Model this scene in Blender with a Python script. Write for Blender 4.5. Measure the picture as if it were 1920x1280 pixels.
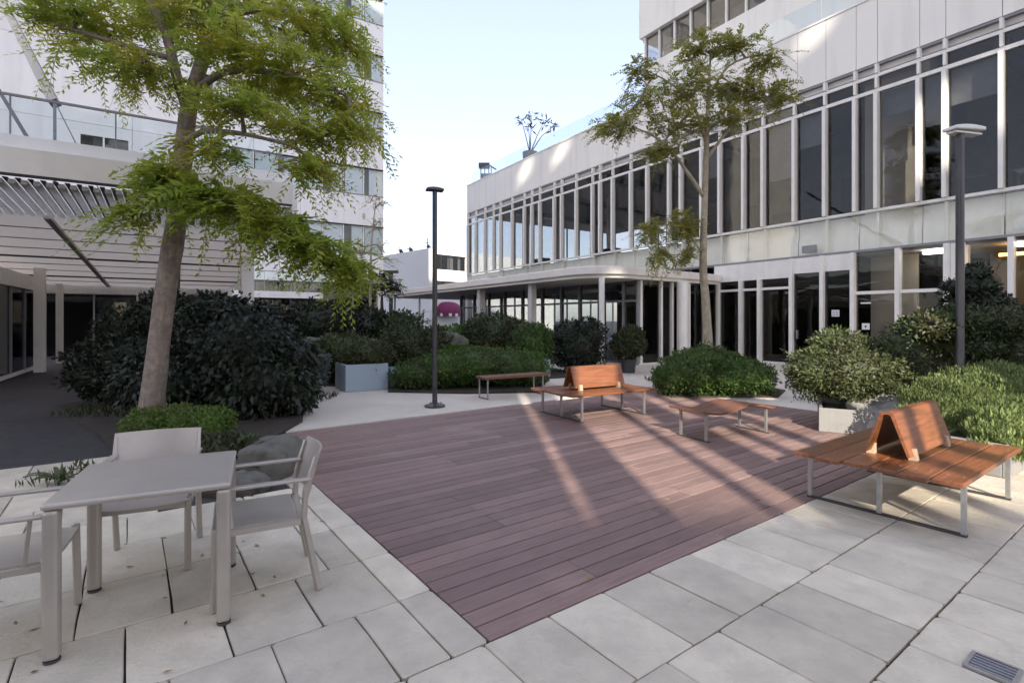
import bpy, math, random
import numpy as np
from mathutils import Vector

R = math.radians
random.seed(7)
RNG = np.random.default_rng(11)
for o in list(bpy.data.objects):
    bpy.data.objects.remove(o)
S = bpy.context.scene
COL = S.collection

# ------------------------------------------------------------------ camera, sky, sun, exposure
SUN_EL = 27.0
SUN_AZ = (0.06, -1.0)          # horizontal direction towards the sun (behind the camera)
cam_d = bpy.data.cameras.new('camera')
cam = bpy.data.objects.new('camera', cam_d)
COL.objects.link(cam)
cam.location = (0, 0, 1.6)
cam.rotation_euler = (R(90), 0, 0)
cam_d.sensor_width = 36.0
cam_d.lens = 18.3
cam_d.shift_y = -0.0208
cam_d.clip_start = 0.05
cam_d.clip_end = 2000
S.camera = cam

W = bpy.data.worlds.new('World')
S.world = W
W.use_nodes = True
wn = W.node_tree.nodes
wl = W.node_tree.links
sky = wn.new('ShaderNodeTexSky')
sky.sky_type = 'NISHITA'
sky.sun_disc = False
sky.sun_elevation = R(SUN_EL)
sky.sun_rotation = math.atan2(SUN_AZ[0], SUN_AZ[1])
sky.altitude = 50
sky.air_density = 1.0
sky.dust_density = 1.6
sky.ozone_density = 1.0
hs = wn.new('ShaderNodeHueSaturation')          # hazy city air: a paler, less saturated sky all round
hs.inputs['Saturation'].default_value = 1.2
hs.inputs['Hue'].default_value = 0.514
gm = wn.new('ShaderNodeGamma'); gm.inputs[1].default_value = 0.42
sc_ = wn.new('ShaderNodeVectorMath'); sc_.operation = 'MULTIPLY'; sc_.inputs[1].default_value = (1.60, 1.55, 1.67)
wl.new(sky.outputs[0], gm.inputs[0])
wl.new(gm.outputs[0], hs.inputs['Color'])
wl.new(hs.outputs[0], sc_.inputs[0])
wl.new(sc_.outputs[0], wn['Background'].inputs[0])
wn['Background'].inputs[1].default_value = 0.12

sun_d = bpy.data.lights.new('sun', 'SUN')
sun_d.energy = 2.4
sun_d.angle = R(0.5)
sun_d.color = (1.0, 0.93, 0.82)
sun = bpy.data.objects.new('sun', sun_d)
COL.objects.link(sun)
_h = math.hypot(*SUN_AZ)
_to = Vector((SUN_AZ[0] / _h * math.cos(R(SUN_EL)), SUN_AZ[1] / _h * math.cos(R(SUN_EL)), math.sin(R(SUN_EL))))
sun.rotation_euler = (-_to).to_track_quat('-Z', 'Y').to_euler()
sun.location = (0, -30, 60)

S.view_settings.view_transform = 'Standard'
S.view_settings.look = 'None'
S.view_settings.exposure = 2.05
S.view_settings.gamma = 1.0
S.view_settings.use_curve_mapping = False
S.cycles.use_denoising = True
S.cycles.max_bounces = 8
S.cycles.transparent_max_bounces = 16
S.cycles.use_adaptive_sampling = True
S.cycles.adaptive_threshold = 0.015
S.cycles.caustics_reflective = False
S.cycles.caustics_refractive = False

# ------------------------------------------------------------------ materials
def ramp2(nt, fac, a, b, lo=0.0, hi=1.0):
    m = nt.nodes.new('ShaderNodeMix')
    m.data_type = 'RGBA'
    m.inputs[6].default_value = (*a, 1)
    m.inputs[7].default_value = (*b, 1)
    if lo != 0.0 or hi != 1.0:
        r = nt.nodes.new('ShaderNodeMapRange')
        r.inputs[1].default_value = lo
        r.inputs[2].default_value = hi
        nt.links.new(fac, r.inputs[0])
        fac = r.outputs[0]
    nt.links.new(fac, m.inputs[0])
    return m.outputs[2]

def mat(name, col, rough=0.6, var=0.12, scale=2.5, bump=0.0, bscale=70, metal=0.0, spec=0.4, rnd=0.0,
        col2=None, stretch=None, stain=None, coat=0.0, streak=None, crack=None):
    m = bpy.data.materials.new(name)
    m.use_nodes = True
    nt = m.node_tree
    n, l = nt.nodes, nt.links
    b = n['Principled BSDF']
    b.inputs['Roughness'].default_value = rough
    b.inputs['Metallic'].default_value = metal
    b.inputs['Specular IOR Level'].default_value = spec
    if coat:
        b.inputs['Coat Weight'].default_value = coat
        b.inputs['Coat Roughness'].default_value = 0.25
    pos = n.new('ShaderNodeNewGeometry').outputs['Position']
    if stretch:
        tc = n.new('ShaderNodeTexCoord')
        oi = n.new('ShaderNodeObjectInfo')
        mp = n.new('ShaderNodeMapping')
        mp.inputs['Scale'].default_value = stretch
        l.new(tc.outputs['Object'], mp.inputs['Vector'])
        mu = n.new('ShaderNodeMath'); mu.operation = 'MULTIPLY'; mu.inputs[1].default_value = 40
        l.new(oi.outputs['Random'], mu.inputs[0])
        ad = n.new('ShaderNodeVectorMath'); ad.operation = 'ADD'
        l.new(mp.outputs[0], ad.inputs[0]); l.new(mu.outputs[0], ad.inputs[1])
        vec = ad.outputs[0]
    else:
        vec = pos
    no = n.new('ShaderNodeTexNoise')
    no.inputs['Scale'].default_value = scale
    no.inputs['Detail'].default_value = 6
    no.inputs['Roughness'].default_value = 0.62
    l.new(vec, no.inputs['Vector'])
    c1 = tuple(c * (1 - var) for c in col)
    c2 = col2 if col2 else tuple(min(1, c * (1 + var)) for c in col)
    out = ramp2(nt, no.outputs[0], c1, c2, 0.3, 0.7)
    if stain:                       # blotchy dirt with a shape of its own
        s = n.new('ShaderNodeTexNoise')
        s.inputs['Scale'].default_value = stain[0]
        s.inputs['Detail'].default_value = 8
        s.inputs['Roughness'].default_value = 0.7
        l.new(pos, s.inputs['Vector'])
        r = n.new('ShaderNodeMapRange')
        r.inputs[1].default_value = 0.52; r.inputs[2].default_value = 0.72
        r.inputs[4].default_value = stain[1]
        l.new(s.outputs[0], r.inputs[0])
        mx = n.new('ShaderNodeMix'); mx.data_type = 'RGBA'
        l.new(r.outputs[0], mx.inputs[0]); l.new(out, mx.inputs[6])
        mx.inputs[7].default_value = (*stain[2], 1)
        out = mx.outputs[2]
    if streak:                      # rain streaks running down
        mp2 = n.new('ShaderNodeMapping'); mp2.inputs['Scale'].default_value = (streak[0], streak[0], streak[0] * 0.07)
        l.new(pos, mp2.inputs['Vector'])
        s = n.new('ShaderNodeTexNoise'); s.inputs['Scale'].default_value = 1.0; s.inputs['Detail'].default_value = 5
        l.new(mp2.outputs[0], s.inputs['Vector'])
        r = n.new('ShaderNodeMapRange'); r.inputs[1].default_value = 0.5; r.inputs[2].default_value = 0.8; r.inputs[4].default_value = streak[1]
        l.new(s.outputs[0], r.inputs[0])
        mx = n.new('ShaderNodeMix'); mx.data_type = 'RGBA'
        l.new(r.outputs[0], mx.inputs[0]); l.new(out, mx.inputs[6]); mx.inputs[7].default_value = (*[q * 0.62 for q in col], 1)
        out = mx.outputs[2]
    if crack:                       # fine grit and hairline marks
        for sc2, amt, lo2, hi2, k2 in ((crack[0], crack[1], 0.60, 0.72, 0.55), (crack[0] * 0.13, crack[1] * 0.8, 0.50, 0.75, 0.72)):
            s = n.new('ShaderNodeTexNoise'); s.inputs['Scale'].default_value = sc2; s.inputs['Detail'].default_value = 9; s.inputs['Roughness'].default_value = 0.75
            s.inputs['Distortion'].default_value = 0.6
            l.new(pos, s.inputs['Vector'])
            r = n.new('ShaderNodeMapRange'); r.inputs[1].default_value = lo2; r.inputs[2].default_value = hi2; r.inputs[4].default_value = amt
            l.new(s.outputs[0], r.inputs[0])
            mx = n.new('ShaderNodeMix'); mx.data_type = 'RGBA'
            l.new(r.outputs[0], mx.inputs[0]); l.new(out, mx.inputs[6]); mx.inputs[7].default_value = (*[q * k2 for q in col], 1)
            out = mx.outputs[2]
    if rnd:
        oi = n.new('ShaderNodeObjectInfo')
        r = n.new('ShaderNodeMapRange')
        r.inputs[3].default_value = 1 - rnd; r.inputs[4].default_value = 1 + rnd
        l.new(oi.outputs['Random'], r.inputs[0])
        v = n.new('ShaderNodeVectorMath'); v.operation = 'SCALE'
        l.new(out, v.inputs[0]); l.new(r.outputs[0], v.inputs['Scale'])
        out = v.outputs[0]
    l.new(out, b.inputs['Base Color'])
    rr = n.new('ShaderNodeMapRange')
    rr.inputs[3].default_value = max(0.02, rough - 0.08); rr.inputs[4].default_value = min(1, rough + 0.08)
    l.new(no.outputs[0], rr.inputs[0]); l.new(rr.outputs[0], b.inputs['Roughness'])
    if bump:
        bn = n.new('ShaderNodeTexNoise')
        bn.inputs['Scale'].default_value = bscale
        bn.inputs['Detail'].default_value = 4
        l.new(vec, bn.inputs['Vector'])
        bp = n.new('ShaderNodeBump')
        bp.inputs['Strength'].default_value = bump
        bp.inputs['Distance'].default_value = 0.01
        l.new(bn.outputs[0], bp.inputs['Height'])
        l.new(bp.outputs[0], b.inputs['Normal'])
    return m

def leaf_mat(name, c1, c2, c3=None, trans=0.3, rough=0.5):
    m = bpy.data.materials.new(name)
    m.use_nodes = True
    nt = m.node_tree
    n, l = nt.nodes, nt.links
    b = n['Principled BSDF']
    g = n.new('ShaderNodeNewGeometry')
    out = ramp2(nt, g.outputs['Random Per Island'], c1, c2)
    no = n.new('ShaderNodeTexNoise'); no.inputs['Scale'].default_value = 1.7; no.inputs['Detail'].default_value = 3
    l.new(g.outputs['Position'], no.inputs['Vector'])
    r = n.new('ShaderNodeMapRange'); r.inputs[1].default_value = 0.42; r.inputs[2].default_value = 0.62
    l.new(no.outputs[0], r.inputs[0])
    mx = n.new('ShaderNodeMix'); mx.data_type = 'RGBA'
    l.new(r.outputs[0], mx.inputs[0]); l.new(out, mx.inputs[6])
    mx.inputs[7].default_value = (*(c3 or c2), 1)
    if not c3:
        l.new(out, mx.inputs[7])
    out = mx.outputs[2]
    l.new(out, b.inputs['Base Color'])
    b.inputs['Roughness'].default_value = rough
    b.inputs['Specular IOR Level'].default_value = 0.35
    t = n.new('ShaderNodeBsdfTranslucent'); l.new(out, t.inputs[0])
    ms = n.new('ShaderNodeMixShader'); ms.inputs[0].default_value = trans
    l.new(b.outputs[0], ms.inputs[1]); l.new(t.outputs[0], ms.inputs[2])
    l.new(ms.outputs[0], n['Material Output'].inputs[0])
    return m

def frosted_mat(name, col, trans=0.55):
    m = bpy.data.materials.new(name)
    m.use_nodes = True
    nt = m.node_tree
    n, l = nt.nodes, nt.links
    b = n['Principled BSDF']
    b.inputs['Base Color'].default_value = (*col, 1); b.inputs['Roughness'].default_value = 0.45
    t = n.new('ShaderNodeBsdfTranslucent'); t.inputs[0].default_value = (*[min(1, c * 1.25) for c in col], 1)
    ms = n.new('ShaderNodeMixShader'); ms.inputs[0].default_value = trans
    l.new(b.outputs[0], ms.inputs[1]); l.new(t.outputs[0], ms.inputs[2]); l.new(ms.outputs[0], n['Material Output'].inputs[0])
    return m

def glass_mat(name, tint=(0.8, 0.85, 0.86), f0=0.035, fmax=0.9, rough=0.0):
    """Thin architectural glass: tinted see-through plus an angle-dependent reflection, alike from both sides."""
    m = bpy.data.materials.new(name)
    m.use_nodes = True
    nt = m.node_tree
    n, l = nt.nodes, nt.links
    n.remove(n['Principled BSDF'])
    g = n.new('ShaderNodeNewGeometry')
    d = n.new('ShaderNodeVectorMath'); d.operation = 'DOT_PRODUCT'
    l.new(g.outputs['Normal'], d.inputs[0]); l.new(g.outputs['Incoming'], d.inputs[1])
    a = n.new('ShaderNodeMath'); a.operation = 'ABSOLUTE'; l.new(d.outputs['Value'], a.inputs[0])
    s = n.new('ShaderNodeMath'); s.operation = 'SUBTRACT'; s.inputs[0].default_value = 1.0; l.new(a.outputs[0], s.inputs[1])
    p = n.new('ShaderNodeMath'); p.operation = 'POWER'; p.inputs[1].default_value = 5.0; l.new(s.outputs[0], p.inputs[0])
    r = n.new('ShaderNodeMapRange'); r.inputs[3].default_value = f0; r.inputs[4].default_value = fmax
    l.new(p.outputs[0], r.inputs[0])
    tr = n.new('ShaderNodeBsdfTransparent'); tr.inputs[0].default_value = (*tint, 1)
    gl = n.new('ShaderNodeBsdfGlossy'); gl.inputs['Roughness'].default_value = rough
    gl.inputs[0].default_value = (1.0, 0.98, 0.93, 1)
    no = n.new('ShaderNodeTexNoise'); no.inputs['Scale'].default_value = 0.9
    l.new(g.outputs['Position'], no.inputs['Vector'])
    bp = n.new('ShaderNodeBump'); bp.inputs['Strength'].default_value = 0.12; bp.inputs['Distance'].default_value = 0.04
    l.new(no.outputs[0], bp.inputs['Height']); l.new(bp.outputs[0], gl.inputs['Normal'])
    ms = n.new('ShaderNodeMixShader')
    l.new(r.outputs[0], ms.inputs[0]); l.new(tr.outputs[0], ms.inputs[1]); l.new(gl.outputs[0], ms.inputs[2])
    l.new(ms.outputs[0], n['Material Output'].inputs[0])
    return m

def emit_mat(name, col, strength):
    m = bpy.data.materials.new(name)
    m.use_nodes = True
    b = m.node_tree.nodes['Principled BSDF']
    b.inputs['Base Color'].default_value = (*col, 1)
    b.inputs['Emission Color'].default_value = (*col, 1)
    b.inputs['Emission Strength'].default_value = strength
    return m

X = {}
X['ground'] = mat('asphalt', (0.06, 0.055, 0.057), 0.8, 0.2, 1.2, 0.4, 90)
X['joint'] = mat('joint_dirt', (0.05, 0.045, 0.042), 0.9, 0.3, 8)
X['concrete'] = mat('concrete_path', (0.63, 0.565, 0.475), 0.75, 0.08, 1.1, 0.2, 60, stain=(0.9, 0.4, (0.45, 0.405, 0.34)), crack=(18, 0.35))
X['stone'] = mat('paving_stone', (0.585, 0.515, 0.395), 0.72, 0.14, 3.0, 0.6, 38, rnd=0.14, stain=(1.1, 0.65, (0.38, 0.335, 0.26)), crack=(24, 0.85))
X['board'] = mat('deck_board', (0.218, 0.139, 0.117), 0.6, 0.2, 3.0, 0.45, 8, rnd=0.22, stretch=(1.2, 18, 18), stain=(0.9, 0.6, (0.32, 0.22, 0.175)), crack=(30, 0.5))
X['soil'] = mat('soil', (0.05, 0.04, 0.03), 0.95, 0.3, 9, 0.8, 30)
X['white'] = mat('white_cladding', (0.86, 0.82, 0.745), 0.45, 0.03, 0.5, 0.0, rnd=0.02, stain=(0.35, 0.2, (0.72, 0.68, 0.61)), streak=(2.6, 0.35))
X['white_cool'] = mat('white_panel', (0.86, 0.845, 0.82), 0.32, 0.03, 0.4, 0.0, rnd=0.025, streak=(2.2, 0.3))
X['metal_white'] = mat('white_painted_metal', (0.84, 0.81, 0.755), 0.4, 0.05, 3, streak=(5, 0.3))
X['cream'] = mat('cream_board', (0.88, 0.845, 0.795), 0.6, 0.05, 0.8, streak=(3, 0.25))
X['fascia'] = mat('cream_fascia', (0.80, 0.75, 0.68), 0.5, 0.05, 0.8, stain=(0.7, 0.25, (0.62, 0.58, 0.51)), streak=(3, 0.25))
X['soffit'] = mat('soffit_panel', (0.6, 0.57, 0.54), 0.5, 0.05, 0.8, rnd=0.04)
X['frosted'] = frosted_mat('frosted_roof_panel', (0.68, 0.64, 0.59), 0.62)
X['slat'] = frosted_mat('white_translucent_slat', (0.8, 0.78, 0.75), 0.6)
X['dark_line'] = mat('dark_metal', (0.05, 0.05, 0.052), 0.45, 0.15, 4)
X['grey_metal'] = mat('grey_metal', (0.25, 0.25, 0.26), 0.4, 0.1, 4)
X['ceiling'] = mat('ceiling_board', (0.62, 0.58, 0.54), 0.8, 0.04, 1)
X['inner_dark_reflect'] = mat('dark_wall_with_reflections', (0.07, 0.064, 0.058), 0.8, 0.85, 0.9, crack=(2.2, 1.0))  # dark mottling stands in for reflections in the window glass
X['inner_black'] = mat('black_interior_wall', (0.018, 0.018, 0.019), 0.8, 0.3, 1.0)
X['inner_floor'] = mat('interior_floor', (0.12, 0.11, 0.10), 0.5, 0.1, 1.0)
X['beige'] = mat('beige_wall', (0.66, 0.60, 0.50), 0.7, 0.07, 1.2)
X['brown_wall'] = mat('brown_interior_wall', (0.26, 0.22, 0.16), 0.7, 0.12, 1.5)
X['glass'] = glass_mat('window_glass', (0.70, 0.70, 0.70), 0.03, 0.9)
X['glass_green'] = glass_mat('spandrel_glass', (0.975, 0.98, 0.955), 0.045, 0.7)
X['glass_clear'] = glass_mat('clear_glass', (0.90, 0.94, 0.95), 0.035, 0.6)
X['glass_blue'] = glass_mat('dark_blue_glass', (0.25, 0.3, 0.42), 0.05, 0.6)
X['strut'] = mat('dark_grey_steel', (0.12, 0.12, 0.125), 0.4, 0.15, 5)
X['lamp_metal'] = mat('lamp_post_metal', (0.07, 0.068, 0.07), 0.35, 0.15, 5, metal=0.4)
X['lamp_white'] = mat('lamp_head_white', (0.7, 0.69, 0.66), 0.35, 0.05, 5)
X['wood'] = mat('orange_hardwood', (0.185, 0.064, 0.023), 0.38, 0.42, 1.6, 0.2, 6, rnd=0.22, stretch=(1.5, 22, 22), spec=0.5, coat=0.15, stain=(4, 0.35, (0.25, 0.12, 0.06)))
X['wood_dark'] = mat('red_brown_hardwood', (0.16, 0.07, 0.042), 0.45, 0.25, 1.6, 0.12, 6, rnd=0.08, stretch=(1.5, 22, 22))
X['wood_pale'] = mat('pale_wood', (0.5, 0.36, 0.24), 0.5, 0.15, 6)
X['steel'] = mat('brushed_steel', (0.42, 0.41, 0.40), 0.35, 0.1, 10, metal=0.7)
X['taupe'] = mat('taupe_painted_metal', (0.44, 0.395, 0.34), 0.36, 0.07, 4, metal=0.35, spec=0.5, crack=(45, 0.3))
X['planter_blue'] = mat('pale_blue_grey_render', (0.33, 0.40, 0.46), 0.7, 0.06, 2, 0.1, 50)
X['planter_white'] = mat('pale_grey_render', (0.235, 0.225, 0.21), 0.75, 0.08, 2, 0.3, 50, stain=(3, 0.45, (0.16, 0.155, 0.145)), streak=(6, 0.5))
X['rock'] = mat('grey_green_rock', (0.135, 0.13, 0.108), 0.9, 0.45, 5, 1.0, 18, stain=(5, 0.7, (0.06, 0.065, 0.045)), crack=(14, 0.8))
X['rock_white'] = mat('pale_rock', (0.30, 0.285, 0.26), 0.8, 0.2, 5, 0.8, 14, crack=(14, 0.6))
X['bark'] = mat('grey_brown_bark', (0.265, 0.215, 0.175), 0.9, 0.4, 9, 1.0, 26, stain=(5, 0.6, (0.15, 0.125, 0.105)), streak=(26, 0.95), crack=(22, 0.9))
X['bark_pale'] = mat('pale_bark', (0.36, 0.31, 0.225), 0.8, 0.3, 7, 0.8, 22, streak=(26, 0.7), crack=(22, 0.6))
X['bark_dark'] = mat('dark_bark', (0.06, 0.05, 0.042), 0.85, 0.3, 9, 0.6, 22)
X['leaf_tree'] = leaf_mat('yellow_green_leaf', (0.25, 0.34, 0.045), (0.46, 0.52, 0.10), (0.44, 0.41, 0.055), 0.58)
X['leaf_low'] = leaf_mat('fresh_green_leaf', (0.22, 0.31, 0.035), (0.38, 0.46, 0.07), (0.36, 0.40, 0.06), 0.55)
X['leaf_right'] = leaf_mat('olive_leaf', (0.22, 0.24, 0.05), (0.36, 0.36, 0.10), (0.28, 0.26, 0.05), 0.5)
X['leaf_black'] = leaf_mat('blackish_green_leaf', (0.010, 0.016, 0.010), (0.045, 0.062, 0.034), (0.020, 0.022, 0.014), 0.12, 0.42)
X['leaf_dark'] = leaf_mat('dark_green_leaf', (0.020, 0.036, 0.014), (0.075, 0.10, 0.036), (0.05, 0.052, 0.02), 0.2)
X['leaf_mid'] = leaf_mat('mid_green_leaf', (0.035, 0.085, 0.016), (0.115, 0.19, 0.04), (0.07, 0.10, 0.03), 0.3)
X['leaf_bright'] = leaf_mat('bright_green_leaf', (0.06, 0.12, 0.018), (0.17, 0.26, 0.045), (0.12, 0.16, 0.04), 0.35)
X['leaf_olive'] = leaf_mat('dull_olive_leaf', (0.035, 0.055, 0.018), (0.12, 0.14, 0.05), (0.065, 0.07, 0.03), 0.25)
X['leaf_grassy'] = leaf_mat('pale_yellow_green_blade', (0.10, 0.15, 0.04), (0.31, 0.36, 0.14), (0.12, 0.15, 0.05), 0.4)
X['leaf_silver'] = leaf_mat('silvery_leaf', (0.06, 0.075, 0.065), (0.13, 0.15, 0.13), None, 0.2)
X['litter'] = leaf_mat('dry_leaf_litter', (0.12, 0.075, 0.03), (0.30, 0.21, 0.08), None, 0.1)
X['grass'] = leaf_mat('lawn_blade', (0.04, 0.10, 0.012), (0.07, 0.15, 0.02), None, 0.3)
X['magenta'] = mat('magenta_canvas', (0.17, 0.016, 0.07), 0.7, 0.15, 3, streak=(2, 0.4))
X['paper'] = mat('white_paper', (0.75, 0.75, 0.73), 0.6, 0.03, 5)
X['curtain'] = mat('grey_curtain', (0.34, 0.35, 0.36), 0.8, 0.12, 3)
X['blind'] = mat('pale_blind', (0.80, 0.78, 0.76), 0.8, 0.06, 3)
X['curtain_dark'] = mat('dark_curtain', (0.04, 0.04, 0.045), 0.8, 0.2, 3)
X['orange_light'] = emit_mat('orange_strip_light', (1.0, 0.52, 0.12), 3.0)
X['white_light'] = emit_mat('white_ceiling_light', (1.0, 0.95, 0.85), 5.0)
X['blocker_wall'] = mat('blocker_pale', (0.74, 0.72, 0.68), 0.7, 0.1, 0.3)  # colour of the added sun blockers, pale to bounce light
X['far_white'] = mat('far_white_render', (0.76, 0.735, 0.70), 0.7, 0.04, 0.2)

# ------------------------------------------------------------------ geometry helpers
OFF = {}

def unit(x, y):
    h = math.hypot(x, y)
    return (x / h, y / h)

class Frame:
    def __init__(s, origin, xd, yd=None):
        s.o = origin
        s.x = unit(*xd)
        s.y = unit(*yd) if yd else (-s.x[1], s.x[0])
    def p(s, a, b, z=0.0):
        return (s.o[0] + s.x[0] * a + s.y[0] * b, s.o[1] + s.x[1] * a + s.y[1] * b, z)
    def inv(s, X_, Y_):
        dx, dy = X_ - s.o[0], Y_ - s.o[1]
        return (dx * s.x[0] + dy * s.x[1], dx * s.y[0] + dy * s.y[1])
    @property
    def flip(s):
        return s.x[0] * s.y[1] - s.x[1] * s.y[0] < 0

WORLD = Frame((0, 0), (1, 0))

def finish(name, me, material, parent=None):
    o = bpy.data.objects.new(name, me)
    COL.objects.link(o)
    if material is not None and not me.materials:
        me.materials.append(material)
    if parent is not None:
        o.parent = parent
    return o

class MB:
    def __init__(s, fr=WORLD):
        s.v = []; s.f = []; s.fr = fr
    def _faces(s, fs, flip):
        for f in fs:
            s.f.append(tuple(reversed(f)) if flip else tuple(f))
    def box(s, a0, a1, b0, b1, z0, z1, dz=None):
        """dz: function (a, b) -> height added (for sloping slabs)."""
        i = len(s.v)
        for z in (z0, z1):
            for a, b in ((a0, b0), (a1, b0), (a1, b1), (a0, b1)):
                s.v.append(s.fr.p(a, b, z + (dz(a, b) if dz else 0)))
        fs = [(3, 2, 1, 0), (4, 5, 6, 7), (0, 1, 5, 4), (1, 2, 6, 5), (2, 3, 7, 6), (3, 0, 4, 7)]
        s._faces([tuple(i + k for k in f) for f in fs], s.fr.flip)
        return s
    def slab(s, a0, a1, b0, b1, z0, z1, c=0.004):
        """box with a chamfered upper rim"""
        i = len(s.v)
        for q, z in ((0, z0), (0, z1 - c), (c, z1)):
            for a, b in ((a0 + q, b0 + q), (a1 - q, b0 + q), (a1 - q, b1 - q), (a0 + q, b1 - q)):
                s.v.append(s.fr.p(a, b, z))
        fs = [(8, 9, 10, 11)]
        for k in (0, 4):
            for j in range(4):
                fs.append((k + j, k + (j + 1) % 4, k + 4 + (j + 1) % 4, k + 4 + j))
        s._faces([tuple(i + q for q in f) for f in fs], s.fr.flip)
        return s
    def prism(s, poly, z0, z1):
        i = len(s.v); n = len(poly)
        for z in (z0, z1):
            for a, b in poly:
                s.v.append(s.fr.p(a, b, z))
        fs = [tuple(i + k for k in reversed(range(n))), tuple(i + n + k for k in range(n))]
        for k in range(n):
            j = (k + 1) % n
            fs.append((i + k, i + j, i + n + j, i + n + k))
        s._faces(fs, s.fr.flip)
        return s
    def strip(s, prof, a0, a1):
        """closed profile of (b, z) points extruded along a"""
        i = len(s.v); n = len(prof)
        for a in (a0, a1):
            for b, z in prof:
                s.v.append(s.fr.p(a, b, z))
        fs = [tuple(i + k for k in range(n)), tuple(i + n + k for k in reversed(range(n)))]
        for k in range(n):
            j = (k + 1) % n
            fs.append((i + j, i + k, i + n + k, i + n + j))
        s._faces(fs, s.fr.flip)
        return s
    def tube(s, pts, radii, n=8, cap=True, flat=1.0):
        pts = [Vector(p) for p in pts]
        if not hasattr(radii, '__len__'):
            radii = [radii] * len(pts)
        i0 = len(s.v)
        ref = Vector((0.3, 0.9, 0.1))
        for k, p in enumerate(pts):
            d = (pts[min(k + 1, len(pts) - 1)] - pts[max(k - 1, 0)]).normalized()
            x = d.cross(ref)
            if x.length < 1e-3:
                x = d.cross(Vector((1, 0, 0)))
            x.normalize(); y = d.cross(x)
            for j in range(n):
                t = 2 * math.pi * j / n
                q = p + (x * math.cos(t) + y * math.sin(t) * flat) * radii[k]
                s.v.append(tuple(q))
        for k in range(len(pts) - 1):
            for j in range(n):
                a = i0 + k * n + j; b = i0 + k * n + (j + 1) % n
                s.f.append((a, b, b + n, a + n))
        if cap:
            s.f.append(tuple(i0 + j for j in reversed(range(n))))
            s.f.append(tuple(i0 + (len(pts) - 1) * n + j for j in range(n)))
        return s
    def bar(s, p, q, w, h=None):
        return s.tube([p, q], w * 0.7071, 4)
    def build(s, name, material, parent=None, smooth=False, bevel=0.0):
        off = OFF.get(parent.name, Vector((0, 0, 0))) if parent is not None else Vector((0, 0, 0))
        me = bpy.data.meshes.new(name)
        me.from_pydata([(x - off.x, y - off.y, z - off.z) for x, y, z in s.v], [], s.f)
        if smooth:
            me.polygons.foreach_set('use_smooth', [True] * len(me.polygons))
        o = finish(name, me, material, parent)
        if parent is not None:
            OFF[o.name] = off
        if bevel:
            bv = o.modifiers.new('bevel', 'BEVEL')
            bv.width = bevel; bv.segments = 2; bv.limit_method = 'ANGLE'; bv.angle_limit = R(40)
        return o

def tag(o, label=None, cat=None, group=None, kind=None):
    if label: o['label'] = label
    if cat: o['category'] = cat
    if group: o['group'] = group
    if kind: o['kind'] = kind
    return o

def thing(name, label, cat, loc=(0, 0, 0), group=None):
    o = bpy.data.objects.new(name, None)
    COL.objects.link(o)
    o.location = loc
    o.empty_display_size = 0.3
    OFF[o.name] = Vector(loc)
    return tag(o, label, cat, group)

def children_of(o):
    return [c for c in COL.objects if c.parent == o]

def copy_thing(root, loc, rz, label, group=None):
    r = root.copy(); COL.objects.link(r)
    r.location = loc; r.rotation_euler = (0, 0, rz)
    r['label'] = label
    if group: r['group'] = group
    for ch in children_of(root):
        c = ch.copy(); COL.objects.link(c); c.parent = r
        for g in children_of(ch):
            d = g.copy(); COL.objects.link(d); d.parent = c
    return r

def quads_mesh(name, V):
    """V: (N,4,3) array -> mesh of N separate quads"""
    n = V.shape[0]
    me = bpy.data.meshes.new(name)
    me.vertices.add(n * 4)
    me.vertices.foreach_set('co', V.astype(np.float32).ravel())
    me.loops.add(n * 4)
    me.loops.foreach_set('vertex_index', np.arange(n * 4, dtype=np.int32))
    me.polygons.add(n)
    me.polygons.foreach_set('loop_start', np.arange(0, n * 4, 4, dtype=np.int32))
    me.polygons.foreach_set('loop_total', np.full(n, 4, dtype=np.int32))
    me.update(calc_edges=True)
    me.validate()
    return me

def nrm(a):
    return a / np.maximum(np.linalg.norm(a, axis=-1, keepdims=True), 1e-9)

def leaf_quads(p, d, nr, L, Wd):
    """rhombic leaves: base p, direction d, approx normal nr, length L, width Wd (arrays)"""
    d = nrm(d)
    side = nrm(np.cross(nr, d))
    L = L[:, None]; Wd = Wd[:, None]
    mid = p + d * L * 0.45
    return np.stack([p, mid + side * Wd * 0.5, p + d * L, mid - side * Wd * 0.5], axis=1)

# ------------------------------------------------------------------ the setting: ground, deck, paving, path
def plane(name, pts, z, material):
    me = bpy.data.meshes.new(name)
    me.from_pydata([(x, y, z) for x, y in pts], [], [tuple(range(len(pts)))])
    o = finish(name, me, material)
    o['kind'] = 'structure'
    return o

ground = plane('ground', [(-400, -400), (400, -400), (400, 700), (-400, 700)], -0.06, X['ground'])

DK = Frame((-0.11, 2.60), (0.807, 0.591))            # a along the boards, b away from the camera
deck = MB(DK).box(-0.002, 8.3, 0.002, 5.8, -0.058, -0.026).build('deck', X['joint'])
tag(deck, kind='structure')
paving = MB(DK).box(-9, -0.002, -5, 9.5, -0.058, -0.022).box(-0.002, 9.5, -5, 0.002, -0.058, -0.022).build('paving', X['joint'])
tag(paving, kind='structure')

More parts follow.
